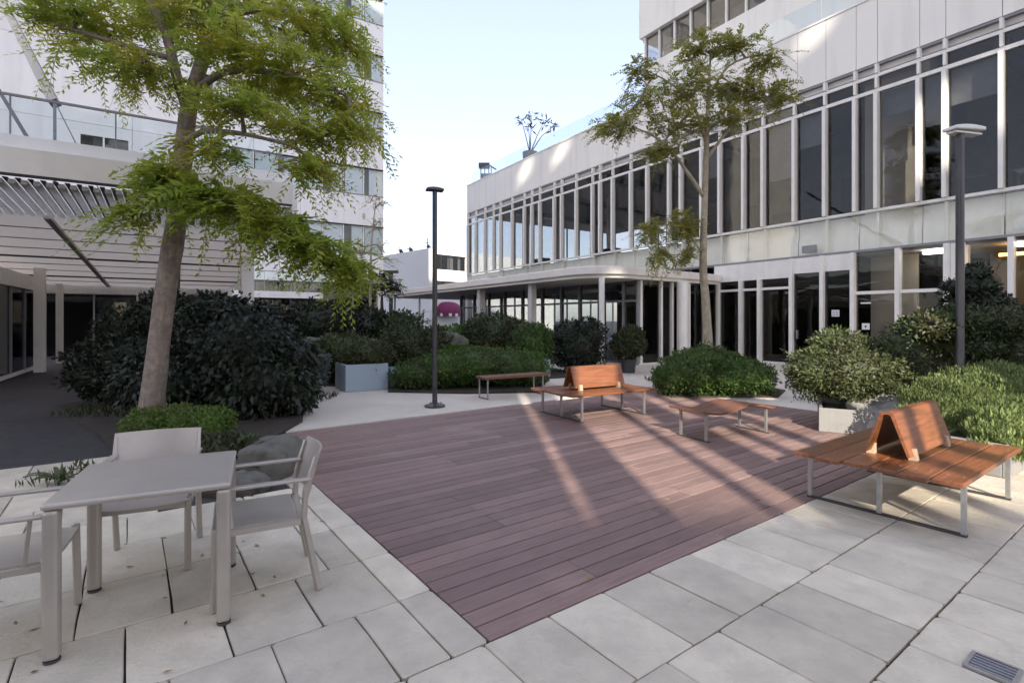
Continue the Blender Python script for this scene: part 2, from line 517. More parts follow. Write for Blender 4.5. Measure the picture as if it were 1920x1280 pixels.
_cache = {}
def piece(name, parent, material, a0, a1, b0, b1, z0, z1, c, fr, tilt=0.0, dz=0.0, rot=0.0):
    key = (name, round(a1 - a0, 3), round(b1 - b0, 3), material.name)
    me = _cache.get(key)
    if me is None:
        la, lb = (a1 - a0) / 2, (b1 - b0) / 2
        mb = MB(Frame((0, 0), (1, 0)))
        mb.slab(-la, la, -lb, lb, z0, z1, c)
        me = bpy.data.meshes.new(name)
        me.from_pydata(mb.v, [], mb.f)
        me.materials.append(material)
        _cache[key] = me
    o = bpy.data.objects.new(name, me)
    COL.objects.link(o)
    x, y, _ = fr.p((a0 + a1) / 2, (b0 + b1) / 2)
    o.location = (x, y, dz)
    o.rotation_euler = (random.uniform(-tilt, tilt), random.uniform(-tilt, tilt), math.atan2(fr.x[1], fr.x[0]) + rot)
    o.parent = parent
    return o

_stone_rng = random.Random(5)
def stone_mesh(w, h, variant):
    key = ('stone', round(w, 3), round(h, 3), variant)
    if key in _cache:
        return _cache[key]
    out = []
    cor = [(-w / 2, -h / 2), (w / 2, -h / 2), (w / 2, h / 2), (-w / 2, h / 2)]
    for k in range(4):
        (x0, y0), (x1, y1) = cor[k], cor[(k + 1) % 4]
        L_ = math.hypot(x1 - x0, y1 - y0)
        nx, ny = -(y1 - y0) / L_, (x1 - x0) / L_
        q = _stone_rng.choice((0.008, 0.012, 0.02))
        for t in (q / L_, 0.33, 0.66, 1 - q / L_):
            e = _stone_rng.uniform(0.0, 0.0045)
            out.append((x0 + (x1 - x0) * t + nx * e, y0 + (y1 - y0) * t + ny * e))
    n = len(out)
    v = [(x, y, -0.022) for x, y in out] + [(x, y, -0.004) for x, y in out] + [(x * (1 - 0.010 / w), y * (1 - 0.010 / h), 0.0) for x, y in out]
    f = [tuple(2 * n + k for k in range(n))]
    for r_ in (0, n):
        for k in range(n):
            f.append((r_ + k, r_ + (k + 1) % n, r_ + n + (k + 1) % n, r_ + n + k))
    me = bpy.data.meshes.new('paving_stone')
    me.from_pydata(v, [], f)
    me.materials.append(X['stone'])
    _cache[key] = me
    return me
def stone(a0, a1, b0, b1, dz=0.0):
    o = bpy.data.objects.new('paving_stone', stone_mesh(a1 - a0, b1 - b0, random.randrange(8)))
    COL.objects.link(o)
    x, y, _ = DK.p((a0 + a1) / 2, (b0 + b1) / 2)
    o.location = (x, y, dz)
    o.rotation_euler = (random.uniform(-.0016, .0016), random.uniform(-.0016, .0016), math.atan2(DK.x[1], DK.x[0]) + random.uniform(-0.004, 0.004))
    o.parent = paving

# boards: 0.14 m wide rows, staggered butt joints
BW = 0.1415
rows = int(5.8 / BW)
for r in range(rows):
    a = 0.0
    first = random.choice((0.9, 1.5, 2.1, 2.7))
    lens = []
    L = first
    while a < 8.3 - 0.05:
        L = min(L, 8.3 - a)
        if 8.3 - a - L < 0.5:
            L = 8.3 - a
        piece('board', deck, X['board'], a + 0.0015, a + L - 0.0015, r * BW + 0.0052, (r + 1) * BW - 0.0052, -0.026, 0.0, 0.003, DK,
              tilt=0.0006, dz=random.uniform(-0.0012, 0.0012))
        a += L
        L = random.choice((2.1, 2.7, 3.3))

# paving stones 0.42 x 0.62, running bond
SW, SL = 0.42, 0.62
STONE_OFF = {-1: 0.38, -2: 0.16, -3: 0.40, 0: 0.16, 1: 0.0, 2: 0.21}
def in_bed(x, y):
    return -3.85 - (y - 4.74) * 0.6 < x < -2.32 and y > 4.72
for r in range(-5, 9):
    off = STONE_OFF.get(r, 0.21 * (r % 2)) % SW
    b0, b1 = r * SL, (r + 1) * SL
    for k in range(-16, 22):
        a0 = k * SW + off
        a1 = a0 + SW
        if r >= 0:
            a0 -= 0.21; a1 -= 0.21
            if a1 > -0.2:
                if a0 < -0.3:
                    a1 = -0.212
                else:
                    continue
        mx, my, _ = DK.p((a0 + a1) / 2, (b0 + b1) / 2)
        if my < 1.55 or my > 9.2 or mx > 7.9 or mx < -7.2 or in_bed(mx, my):
            continue
        if mx < -2.3 and my > 6.25 + 0.3 * (mx + 4.84):
            continue
        if mx > 0 and my > 8.2:
            continue
        g = random.choice((0.0012, 0.002, 0.0035))
        stone(a0 + g, a1 - g, b0 + g, b1 - g, random.uniform(-0.0025, 0.0018))
b = -0.0
while b < 5.75:                                       # narrow border stones along the left edge of the deck
    L = min(0.62, 5.8 - b)
    stone(-0.209, -0.006, b + 0.002, b + L - 0.002)
    b += 0.62

def poly_slab(name, pts, z0, z1, material, kind='structure'):
    o = MB().prism(pts, z0, z1).build(name, material)
    o['kind'] = kind
    return o
# smooth concrete path round the deck (three butted sheets)
pth = MB(DK)
pth.prism([(0.0, 5.803), (8.303, 5.803), (8.303, 0.0), (9.5, 0.0), (9.5, -4.5), (26, -4.5), (26, 12), (14, 13), (6, 10.9), (1.5, 11.0), (0.3, 9.5), (-0.6, 7.5)], -0.05, -0.004)
pth.build('path', X['concrete'])['kind'] = 'structure'
MB(DK).prism([(-1.21, 7.49), (-0.003, 5.79), (-0.003, 4.0), (-1.2, 5.2)], -0.05, -0.006).build('path', X['concrete'])['kind'] = 'structure'
poly_slab('planting_bed', [(-3.85, 4.74), (-2.36, 4.74), (-2.42, 5.3), (-3.2, 6.6), (-3.3, 8.2), (-4.2, 10.6), (-8.4, 12.0), (-8.4, 9.6), (-5.6, 7.1), (-4.8, 6.3)], -0.04, 0.03, X['soil'])
poly_slab('planting_bed', [(-9.5, 14.0), (-4.3, 12.6), (-2.9, 12.2), (-2.75, 11.55), (-1.0, 11.3), (0.6, 11.5), (1.0, 14.2), (2.4, 15.0), (1.4, 17.0), (-3, 21), (-10, 27), (-13, 20)], -0.04, 0.03, X['soil'])
poly_slab('planting_bed', [(5.35, 5.75), (7.2, 5.6), (12, 9.5), (11.5, 13.5), (8.0, 11.0), (5.6, 8.3)], -0.04, 0.025, X['soil'])
poly_slab('planting_bed', [(3.3, 10.75), (5.5, 10.75), (6.2, 11.8), (5.9, 14.6), (4.6, 14.4), (3.4, 12.0)], -0.04, 0.02, X['soil'])

# ------------------------------------------------------------------ white office building on the right
FO = Frame((-3.4, 39.4), (0.540, -0.842), (-0.842, -0.540))     # a along the front, b out of it
office = thing('office_building', 'long white office building with tall mullioned windows, right of the plaza', 'building', FO.p(0, 0))
def ob(name, material, *boxes, **k):
    mb = MB(FO)
    for q in boxes:
        mb.box(*q)
    return mb.build(name, material, k.get('parent', office), bevel=k.get('bevel', 0))
UP = [0.25, 1.5, 2.86, 4.04, 4.96, 6.43, 7.85, 8.67, 9.51, 10.94, 11.63, 12.92, 14.25, 14.83, 15.76, 17.0, 18.05, 19.33, 19.97, 21.03, 21.89, 22.94,
      23.73, 24.9, 25.93, 26.86, 27.47, 28.57, 29.19, 30.4, 31.1, 32.3, 33.0, 34.3, 35.0, 36.3, 37.0, 38.2]
GR = [21.79, 22.81, 23.58, 24.79, 25.84, 26.79, 28.04, 29.23, 30.59, 31.9, 33.3, 34.7, 36.2, 38.2]
END = 38.2
DEPTH = 15.0
Z0, Z1 = 5.05, 9.58
# parapet panels, copings and roof
PJ = [-0.02, 6.2, 12.4, 18.6, 22.0, 24.98, 25.93, 26.86, 27.47, 28.57, 29.19, 30.4, 32.3, 35.0, 38.2]
for a0, a1 in zip(PJ[:-1], PJ[1:]):
    ob('parapet_panel', X['white'], (a0 + 0.008, a1 - 0.008, -0.14, 0.0, 9.66, 11.72))
ob('parapet_wall', X['white'], (0.0, END, -0.40, -0.145, 9.60, 11.66))
ob('parapet_coping', X['metal_white'], (-0.04, END, -0.44, 0.03, 11.722, 11.79))
ob('window_head', X['grey_metal'], (0.0, END, -0.13, -0.02, 9.585, 9.655))
ob('roof', X['ceiling'], (0.02, END, -DEPTH, -0.405, 9.62, 9.86))
ob('parapet_wall', X['white'], (0.0, 0.25, -DEPTH, -0.445, 9.865, 11.7))
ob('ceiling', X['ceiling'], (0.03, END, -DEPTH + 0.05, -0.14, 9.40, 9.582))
ob('floor_slab', X['inner_floor'], (0.03, END, -DEPTH + 0.05, -0.32, 4.72, 4.99))
ob('back_wall', X['inner_dark_reflect'], (8.0, END, -DEPTH - 0.2, -DEPTH, 0, 9.6))
ob('back_wall', X['inner_dark_reflect'], (END, END + 0.2, -DEPTH, 0, 0, 11.7))
# upper floor: sill, rails, fins, panes
ob('sill', X['metal_white'], (0.0, END, -0.12, 0.05, 5.0, 5.085))
ob('transom', X['metal_white'], (0.06, END, -0.09, 0.035, 8.72, 8.83))
ob('transom', X['metal_white'], (0.06, END, -0.09, 0.035, 9.20, 9.30))
for a in UP:
    ob('mullion', X['metal_white'], (a - 0.052, a + 0.052, -0.10, 0.17, 5.087, 8.718), (a - 0.035, a + 0.035, -0.08, 0.12, 8.832, 9.198),
       (a - 0.035, a + 0.035, -0.08, 0.12, 9.302, 9.584))
for a0, a1 in zip(UP[:-1], UP[1:]):
    ob('window_pane', X['glass'], (a0 + 0.052, a1 - 0.052, -0.045, -0.03, 5.087, 8.718))
    ob('window_pane', X['glass'], (a0 + 0.036, a1 - 0.036, -0.045, -0.03, 8.832, 9.198))
ob('corner_post', X['metal_white'], (0.0, 0.17, -0.30, 0.02, 0.0, 9.58))
# glazed left end, both floors: daylight falls through the building here
for k in range(11):
    b0 = -0.30 - k * 1.33
    ob('end_mullion', X['metal_white'], (0.02, 0.16, b0 - 1.33, b0 - 1.25, 5.0, 9.4))
    ob('window_pane', X['glass_clear'], (0.08, 0.095, b0 - 1.25, b0, 5.0, 9.4))
    ob('end_mullion', X['metal_white'], (0.02, 0.16, b0 - 1.33, b0 - 1.25, 0.0, 4.70))
    ob('window_pane', X['glass_clear'], (0.08, 0.095, b0 - 1.25, b0, 0.0, 4.70))
# interior partitions and columns of the upper floor
for a, b, w in ((5.2, -4.5, 0.4), (10.4, -4.5, 0.4), (15.2, -4.5, 0.45), (3.5, -9.5, 0.4), (9.3, -9.5, 0.4), (6.0, -1.0, 0.3)):
    ob('interior_column', X['ceiling'], (a, a + w, b - w, b, 5.0, 9.4))
ob('interior_wall', X['inner_dark_reflect'], (19.2, 26.7, -4.2, -4.0, 5.0, 9.4))
ob('interior_wall', X['inner_dark_reflect'], (19.0, 19.2, -DEPTH + 0.1, -4.0, 5.0, 9.4))
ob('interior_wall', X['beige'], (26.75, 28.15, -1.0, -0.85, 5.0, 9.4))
ob('interior_wall', X['inner_dark_reflect'], (28.2, 38.0, -3.4, -3.2, 5.0, 7.7))
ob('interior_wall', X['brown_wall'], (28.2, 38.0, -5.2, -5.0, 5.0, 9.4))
ob('interior_beam', X['beige'], (28.4, 28.75, -3.1, -0.2, 8.85, 9.4))
ob('interior_beam', X['ceiling'], (31.0, 31.4, -3.1, -0.2, 8.9, 9.4))
for k, (i, f) in enumerate(((19, .35), (22, .55), (23, .3), (26, .22), (27, .4), (28, .28), (30, .3))):      # grey sheets added to imitate varied reflections in the panes
    a0, a1 = UP[i], UP[i + 1]
    ob('reflection_sheet', X['curtain'], (a0 + 0.07, a1 - 0.07, -0.20, -0.185, 8.718 - 3.6 * f, 8.718))
for a0, w_, h_, b0 in ((19.8, 1.2, 0.9, -1.5), (21.4, 0.5, 1.5, -2.2), (23.2, 1.6, 0.75, -1.4), (25.2, 0.9, 1.9, -2.6), (28.8, 1.5, 0.8, -1.3), (30.8, 0.6, 1.6, -2.0), (32.2, 1.6, 0.75, -1.5), (5.5, 1.5, 0.75, -2), (11.5, 1.6, 0.75, -2.5)):
    ob('interior_cabinet', X['inner_black'], (a0, a0 + w_, b0 - 0.6, b0, 5.0, 5.0 + h_))
for a0 in (4.0, 9.0, 14.0, 21.0, 24.0, 30.0):
    ob('ceiling_duct', X['grey_metal'], (a0, a0 + 0.35, -12, -0.8, 9.05, 9.39))
# spandrel: green-tinted glass over cream boards set in two tiers
for i, (a0, a1) in enumerate(zip(UP[:-1:1], UP[1:])):
    ob('spandrel_pane', X['glass_green'], (a0 + 0.012, a1 - 0.012, -0.02, -0.005, 3.86, 4.985))
    ob('spandrel_board', X['cream'], (a0 + 0.02, a1 - 0.02, -0.24, -0.20, 3.80, 4.40))
    ob('spandrel_board', X['cream'], (a0 + 0.02, a1 - 0.02, -0.30, -0.26, 4.41, 4.985))
    if i % 2 == 0:
        ob('spandrel_fin', X['metal_white'], (a0 - 0.035, a0 + 0.035, -0.3, -0.024, 3.86, 4.985))
ob('spandrel_rail', X['grey_metal'], (0.17, END, -0.10, 0.01, 3.78, 3.855))
ob('floor_beam', X['cream'], (0.2, END, -0.33, -0.305, 3.78, 4.98))
ob('vent_grille', X['grey_metal'], (25.15, 25.62, -0.004, 0.05, 3.93, 4.18))
# ground floor right of the canopy
ob('header_panel', X['metal_white'], (21.6, 24.74, -0.06, 0.03, 3.12, 3.775))
ob('header_panel', X['metal_white'], (24.85, 26.73, -0.06, 0.02, 3.24, 3.775))
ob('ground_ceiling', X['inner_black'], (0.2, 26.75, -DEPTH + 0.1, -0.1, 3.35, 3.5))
ob('ground_ceiling', X['ceiling'], (26.76, END, -DEPTH + 0.1, -0.12, 3.70, 3.775))
ob('ground_floor', X['inner_floor'], (0.2, END, -DEPTH + 0.1, -0.1, -0.045, 0.012))
for a in GR:
    top = 3.118 if a < 24.7 else 3.775
    ob('mullion', X['metal_white'], (a - 0.06, a + 0.06, -0.10, 0.14, 0.0, top))
ob('transom', X['metal_white'], (21.8, 24.74, -0.07, 0.02, 2.72, 2.81))
ob('transom', X['metal_white'], (26.85, 29.17, -0.07, 0.03, 2.42, 2.52))
for a0, a1 in zip(GR[:3], GR[1:4]):
    ob('window_pane', X['glass'], (a0 + 0.06, a1 - 0.06, -0.045, -0.03, 0.08, 2.72))
    ob('window_pane', X['glass'], (a0 + 0.06, a1 - 0.06, -0.045, -0.03, 2.81, 3.118))
    ob('sill', X['metal_white'], (a0 + 0.06, a1 - 0.06, -0.07, 0.02, 0.0, 0.08))
for a0, a1 in ((24.85, 25.78), (25.90, 26.73)):
    d = ob('door', X['glass'], (a0 + 0.05, a1 - 0.05, -0.05, -0.03, 0.05, 3.235))
    ob('door_frame', X['dark_line'], (a0, a0 + 0.05, -0.07, -0.01, 0.0, 3.237), (a1 - 0.05, a1, -0.07, -0.01, 0.0, 3.237), parent=d)
    ob('handle', X['steel'], (a0 + 0.10, a0 + 0.14, -0.02, 0.05, 0.95, 1.25), parent=d)
ob('notice', X['paper'], (26.10, 26.34, -0.028, -0.022, 1.72, 1.94))
for z in (1.76, 1.82, 1.88):
    ob('notice_line', X['dark_line'], (26.13, 26.20, -0.021, -0.018, z, z + 0.018), (26.23, 26.31, -0.021, -0.018, z, z + 0.018))
ob('notice', X['paper'], (27.02, 27.24, -0.028, -0.022, 1.30, 1.50))
ob('notice_mark', X['dark_line'], (27.10, 27.15, -0.021, -0.018, 1.37, 1.43))
ob('notice', X['paper'], (26.98, 27.28, -0.028, -0.022, 2.12, 2.17))
for a0, a1 in ((26.85, 27.98), (28.10, 29.17)):
    ob('window_pane', X['glass'], (a0, a1, -0.045, -0.03, 0.08, 2.42))
    ob('window_pane', X['glass'], (a0, a1, -0.045, -0.03, 2.52, 3.775))
ob('sill', X['metal_white'], (26.85, 29.17, -0.07, 0.02, 0.0, 0.08))
ob('pier', X['cream'], (29.30, 29.62, -0.4, 0.0, 0.0, 3.775))
for a0, a1 in zip([29.62] + GR[8:-1], GR[8:]):
    ob('window_pane', X['glass'], (a0 + 0.06, a1 - 0.06, -0.045, -0.03, 0.05, 3.775))
ob('interior_wall', X['beige'], (26.8, 28.1, -1.3, -1.15, 0.012, 3.69))
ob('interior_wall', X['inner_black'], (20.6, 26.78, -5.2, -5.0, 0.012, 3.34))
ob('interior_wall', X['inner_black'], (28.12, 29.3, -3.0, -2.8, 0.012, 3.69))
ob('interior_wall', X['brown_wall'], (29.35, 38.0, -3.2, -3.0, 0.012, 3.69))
sl = MB(FO); sl.tube([FO.p(30.1, -0.9, 3.42), FO.p(34.0, -1.7, 3.42)], 0.045, 6)
sl.build('strip_light', X['orange_light'], office)
ob('ceiling_light', X['white_light'], (30.5, 30.85, -0.95, -0.5, 3.60, 3.695))
ob('ceiling_light', X['white_light'], (28.5, 29.0, -0.65, -0.4, 3.58, 3.695))
ob('ground_column', X['beige'], (9.0, 9.4, -5.4, -5.0, 0.012, 3.34))
# glazed lobby under the canopy
LO, LA, LB = 4.6, 8.0, 21.8
FM = [8.0, 9.6, 11.2, 12.8, 14.4, 16.0, 17.4, 18.6, 19.9, 21.1, 21.8]
for a in FM:
    ob('lobby_mullion', X['grey_metal'], (a - 0.04, a + 0.04, LO - 0.10, LO + 0.06, 0.0, 3.02))
for a0, a1 in zip(FM[:-1], FM[1:]):
    ob('lobby_pane', X['glass'], (a0 + 0.04, a1 - 0.04, LO - 0.03, LO - 0.015, 0.06, 2.26))
    ob('lobby_pane', X['glass'], (a0 + 0.04, a1 - 0.04, LO - 0.03, LO - 0.015, 2.34, 3.02))
ob('lobby_transom', X['grey_metal'], (LA, LB, LO - 0.07, LO + 0.02, 2.26, 2.34))
SM = [4.5, 3.45, 2.85, 1.9, 0.95, 0.1]
for b in SM:
    ob('lobby_mullion', X['metal_white'], (LB - 0.06, LB + 0.08, b - 0.05, b + 0.05, 0.0, 3.02))
for b0, b1 in zip(SM[1:], SM[:-1]):
    ob('lobby_pane', X['glass'], (LB - 0.03, LB - 0.015, b0 + 0.05, b1 - 0.05, 0.06, 3.02))
ob('lobby_sill', X['metal_white'], (LB - 0.06, LB + 0.06, 0.15, LO, 0.0, 0.06))
for b in (0.3, 1.8, 3.2, 4.4):
    ob('lobby_mullion', X['grey_metal'], (LA - 0.04, LA + 0.04, b - 0.04, b + 0.04, 0.0, 3.02))
ob('lobby_inner_wall', X['inner_black'], (19.3, 21.5, 0.3, 0.45, 0.0, 3.02))
ob('lobby_inner_wall', X['inner_black'], (19.5, 19.62, 0.45, 3.4, 0.0, 3.02))
ob('lobby_floor', X['inner_floor'], (LA, LB - 0.07, -0.09, LO - 0.11, -0.046, 0.0))
# flat canopy with a rounded front corner
poly = [(2.0, 0.06), (2.0, 7.15), (20.9, 7.0)]
cx, co, rr = 20.9, 5.6, 1.4
for k in range(1, 10):
    t = math.pi / 2 * (1 - k / 9)
    poly.append((cx + rr * math.cos(t), co + rr * math.sin(t)))
poly += [(21.95, 0.06)]
def inset(poly, q):
    c0 = sum(p[0] for p in poly) / len(poly); c1 = sum(p[1] for p in poly) / len(poly)
    out = []
    for a, b in poly:
        out.append((a + (q if a < c0 else -q), b - q if b > 0.1 else b))
    return out
MB(FO).prism(poly, 3.14, 3.42).build('canopy', X['fascia'], office, bevel=0.03)
MB(FO).prism(inset(poly, 0.10), 3.03, 3.139).build('canopy_soffit', X['fascia'], office)
MB(FO).prism(inset(poly, 0.35), 3.421, 3.47).build('canopy_roof', X['grey_metal'], office)
for (x, y, r_, h) in ((3.0, 17.4, 0.095, 3.03), (6.33, 19.3, 0.21, 3.03)):
    MB().tube([(x, y, 0), (x, y, h)], r_, 20).build('canopy_column', X['metal_white'], office, smooth=False)
for a, w in ((2.4, 0.05), (6.5, 0.05), (13.85, 0.14), (18.0, 0.12)):
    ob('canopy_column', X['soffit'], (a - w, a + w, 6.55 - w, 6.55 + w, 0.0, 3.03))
# roof-terrace glass balustrade
a = 0.02
while a < 33:
    ob('balustrade_pane', X['glass_clear'], (a + 0.01, a + 1.58, -0.36, -0.345, 11.792, 12.75))
    a += 1.6
# set-back top storeys
SB0, SBB = 14.7, -3.0
ob('terrace_floor', X['ceiling'], (0.26, END, -DEPTH, -0.446, 9.862, 11.2))
ob('setback_wall', X['white'], (SB0 + 0.25, END, SBB - 0.3, SBB, 11.2, 15.4))
j = SB0
while j < END - 0.1:
    ob('setback_panel', X['white'], (j + 0.008, min(j + 2.4, END) - 0.008, SBB - 0.2, SBB + 0.10, 17.0, 21.0))
    j += 2.4
ob('setback_wall', X['white'], (SB0 + 0.01, END, SBB - 0.5, SBB - 0.205, 16.9, 21.0))
ob('setback_wall', X['white'], (SB0, SB0 + 0.2, -14, SBB - 0.21, 16.9, 21.0))
ob('setback_wall', X['cream'], (SB0 + 0.3, END, SBB - 1.6, SBB - 1.5, 11.2, 17.0))
ob('setback_soffit', X['fascia'], (SB0 + 0.2, END, -14, SBB - 0.51, 16.92, 17.1))
j = SB0 + 0.3
while j < END - 0.1:
    ob('setback_mullion', X['metal_white'], (j - 0.04, j + 0.04, SBB - 0.25, SBB - 0.02, 15.402, 16.99))
    ob('window_pane', X['glass'], (j + 0.04, j + 0.96, SBB - 0.16, SBB - 0.145, 15.402, 16.99))
    j += 1.0

# things standing on that roof terrace
def on_roof(a, b):
    return FO.p(a, b, 11.2)
p0 = on_roof(1.6, -0.75)
grill = thing('rooftop_grill', 'dark rooftop grill with a peaked hood on the far terrace corner', 'grill', p0)
MB().box(p0[0] - 0.42, p0[0] + 0.42, p0[1] - 0.3, p0[1] + 0.3, 11.2, 12.35).build('cabinet', X['grey_metal'], grill)
for dx in (-0.38, -0.1, 0.2, 0.38):
    MB().box(p0[0] + dx - 0.03, p0[0] + dx + 0.03, p0[1] - 0.25, p0[1] - 0.19, 12.35, 12.85).build('post', X['dark_line'], grill)
MB(Frame((p0[0], p0[1]), (1, 0))).strip([(-0.35, 12.85), (0.35, 12.85), (0.12, 13.15), (-0.1, 13.2)], -0.55, 0.25).build('hood', X['dark_line'], grill)
MB().tube([(p0[0] + 0.2, p0[1], 13.05), (p0[0] + 0.75, p0[1], 12.7)], 0.05, 6).build('lid', X['dark_line'], grill)

# ------------------------------------------------------------------ white tower on the left
FT = Frame((-7.9, 32.0), (-0.84, -0.54), (0.54, -0.84))          # a to the left, b towards the plaza
tower = thing('tower_block', 'white high-rise with strip windows behind the big leaning tree', 'building', FT.p(0, 0))
def tb(name, material, *boxes, parent=None):
    mb = MB(FT)
    for q in boxes:
        mb.box(*q)
    return mb.build(name, material, parent or tower)
TH = 34.0
tb('core_wall', X['curtain'], (0.3, 30, -12, -0.9, 0, TH))
tb('side_wall', X['white_cool'], (0.0, 0.28, -12, -0.20, 0, TH))
NW = 8
SP = 9.6
for k in range(0, 8):
    s0 = 5.6 + 3.5 * k
    for i in range(4):
        tb('wall_panel', X['white_cool'], (i * 2.4 + 0.006, i * 2.4 + 2.394, -0.18, 0.0, s0 - 1.8 + 0.006, s0))
    tb('window_head', X['dark_line'], (0.0, SP, -0.15, 0.012, s0 - 1.84, s0 - 1.8))
    tb('sill', X['grey_metal'], (0.0, SP, -0.18, 0.03, s0 + 0.002, s0 + 0.05))
    for i in range(NW):
        tb('window_pane', X['glass_clear'], (i * 1.2 + 0.04, i * 1.2 + 1.16, -0.11, -0.095, s0 + 0.052, s0 + 1.66))
        tb('window_frame', X['metal_white'], (i * 1.2 - 0.02, i * 1.2 + 0.038, -0.16, -0.05, s0 + 0.052, s0 + 1.658))
        tb('curtain', X['blind'], (i * 1.2 + 0.05, i * 1.2 + (1.1, 0.85, 1.15, 0.7)[(i * 3 + k) % 4], -0.20, -0.17, s0 + 0.06, s0 + 1.65))
    for i in range(7):
        a0 = SP + i * 2.9
        z0 = s0 - 1.8
        if k == 1 and i == 1:
            continue
        tb('wall_panel', X['white_cool'], (a0 + 0.007, a0 + 2.893, -0.18, 0.0, z0 + 0.007, z0 + 3.493))
tb('wall_panel', X['white_cool'], (0, 30, -0.5, -0.185, TH - 4, TH))
a0 = SP + 2.9                                      # one curtained window on the plain side
tb('wall_panel', X['white_cool'], (a0 + 0.007, a0 + 2.893, -0.18, 0, 7.3, 8.6), (a0 + 0.007, a0 + 2.893, -0.18, 0, 10.25, 10.79), (a0 + 1.95, a0 + 2.893, -0.18, 0, 8.6, 10.25), (a0 + 0.007, a0 + 0.15, -0.18, 0, 8.6, 10.25))
w = tb('window_pane', X['glass'], (a0 + 0.15, a0 + 1.95, -0.1, -0.085, 8.6, 10.25))
tb('curtain', X['curtain'], (a0 + 0.17, a0 + 0.95, -0.2, -0.17, 8.6, 10.24), (a0 + 1.15, a0 + 1.5, -0.2, -0.17, 8.6, 10.24))
tb('curtain', X['curtain_dark'], (a0 + 0.95, a0 + 1.1, -0.2, -0.17, 8.6, 10.24), (a0 + 1.5, a0 + 1.9, -0.24, -0.21, 8.6, 10.24))
tb('window_frame', X['white_cool'], (a0 + 1.06, a0 + 1.13, -0.08, 0.0, 8.6, 10.25))
for i in range(17):                                # dark glazed ground floor
    a0 = i * 1.75
    tb('ground_floor_pane', X['glass'], (a0 + 0.04, a0 + 1.71, -0.5, -0.485, 0, 3.78))
    tb('ground_floor_mullion', X['grey_metal'], (a0 - 0.035, a0 + 0.035, -0.55, -0.42, 0, 3.78))
tb('ground_floor_wall', X['inner_black'], (0.3, 30, -0.85, -0.8, 0, 3.78))
tb('ground_floor_ceiling', X['white_cool'], (0, 30, -0.84, -0.01, 3.785, 3.80))
# low balcony with a glass rail that ends beside the tree
tb('balcony_slab', X['white_cool'], (3.9, 17, 0.02, 1.4, 2.78, 3.12))
for i in range(9):
    a0 = 3.93 + i * 1.45
    tb('balcony_pane', X['glass_clear'], (a0 + 0.012, a0 + 1.43, 1.30, 1.315, 3.122, 4.12))
    tb('balcony_post', X['steel'], (a0 - 0.012, a0 + 0.01, 1.27, 1.34, 3.122, 4.15))
tb('balcony_pane', X['glass_clear'], (3.92, 3.935, 0.05, 1.29, 3.122, 4.12))
tb('balcony_rail', X['grey_metal'], (3.9, 17, 1.27, 1.35, 4.151, 4.19))
tb('balcony_rail', X['dark_line'], (3.9, 17, 1.33, 1.35, 3.62, 3.65))

# ------------------------------------------------------------------ terrace canopy on the left
FL = Frame((-8.4, 8.5), (0.84, 0.54), (-0.54, 0.84))             # a along its front edge, b away from the plaza
terrace = thing('terrace_canopy', 'white canopy with slatted edge and glass-railed terrace on top, far left', 'canopy', FL.p(0, 0))
def lb(name, material, *boxes, dz=None, parent=None):
    mb = MB(FL)
    for q in boxes:
        mb.box(*q, dz=dz)
    return mb.build(name, material, parent or terrace)
CA0, CA1, CB = -7.0, 4.5, 14.2
slope = lambda a, b: -b / CB * 1.0
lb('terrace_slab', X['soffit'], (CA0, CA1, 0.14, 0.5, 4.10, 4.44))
lb('fascia', X['fascia'], (CA0, CA1 + 0.01, 0.0, 0.138, 4.03, 4.46))
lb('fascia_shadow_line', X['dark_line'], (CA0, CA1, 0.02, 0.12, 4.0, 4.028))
lb('terrace_kerb', X['white_cool'], (CA0, CA1, 0.20, 0.32, 4.442, 4.72))
lb('side_fascia', X['white_cool'], (CA1 + 0.002, CA1 + 0.12, 0.14, CB, 3.86, 4.46))
# slats of the front strip
a = CA0 + 0.05
while a < CA1 - 0.08:
    lb('slat', X['slat'], (a, a + 0.085, 0.15, 2.55, 3.90, 3.97), dz=slope)
    lb('slat_gap_shade', X['dark_line'], (a + 0.087, a + 0.158, 0.15, 2.55, 3.985, 4.0), dz=slope)  # dark strips stand in for the shade between slats
    a += 0.16
# soffit panels behind the slats
cols_ = [-7.0, -4.6, -2.2, 0.2, 2.5, 4.48]
bs = [2.62, 3.9, 5.2, 6.5, 7.8, 9.1, 10.4, 11.7, 13.0, 14.15]
for a0, a1 in zip(cols_[:-1], cols_[1:]):
    for b0, b1 in zip(bs[:-1], bs[1:]):
        lb('soffit_panel', X['frosted'], (a0 + 0.012, a1 - 0.012, b0 + 0.012, b1 - 0.012, 3.95, 4.0), dz=slope)
for a in (0.2, 2.5):
    lb('soffit_beam', X['soffit'], (a - 0.06, a + 0.06, 2.6, 14.1, 3.88, 3.949), dz=slope)
for b in bs[1:-1]:
    w = 0.03 if b in (7.8, 11.7) else 0.011
    lb('soffit_rib', X['dark_line'] if w > 0.02 else X['grey_metal'], (CA0, CA1, b - w, b + w, 3.945 - w * 1.4, 3.948), dz=slope)
lb('rear_beam', X['metal_white'], (CA0 - 2, CA1, CB + 0.01, CB + 0.3, 2.62, 3.02))
for (a, b, w, h) in ((4.25, 5.9, 0.17, 3.52), (-1.1, 9.7, 0.13, 3.2), (3.0, 14.0, 0.12, 2.9), (1.2, 14.3, 0.12, 2.62), (-1.2, 13.6, 0.10, 2.95)):
    lb('column', X['metal_white'], (a - w, a + w, b - w, b + w, 0.0, h))
a = CA0
i = 0
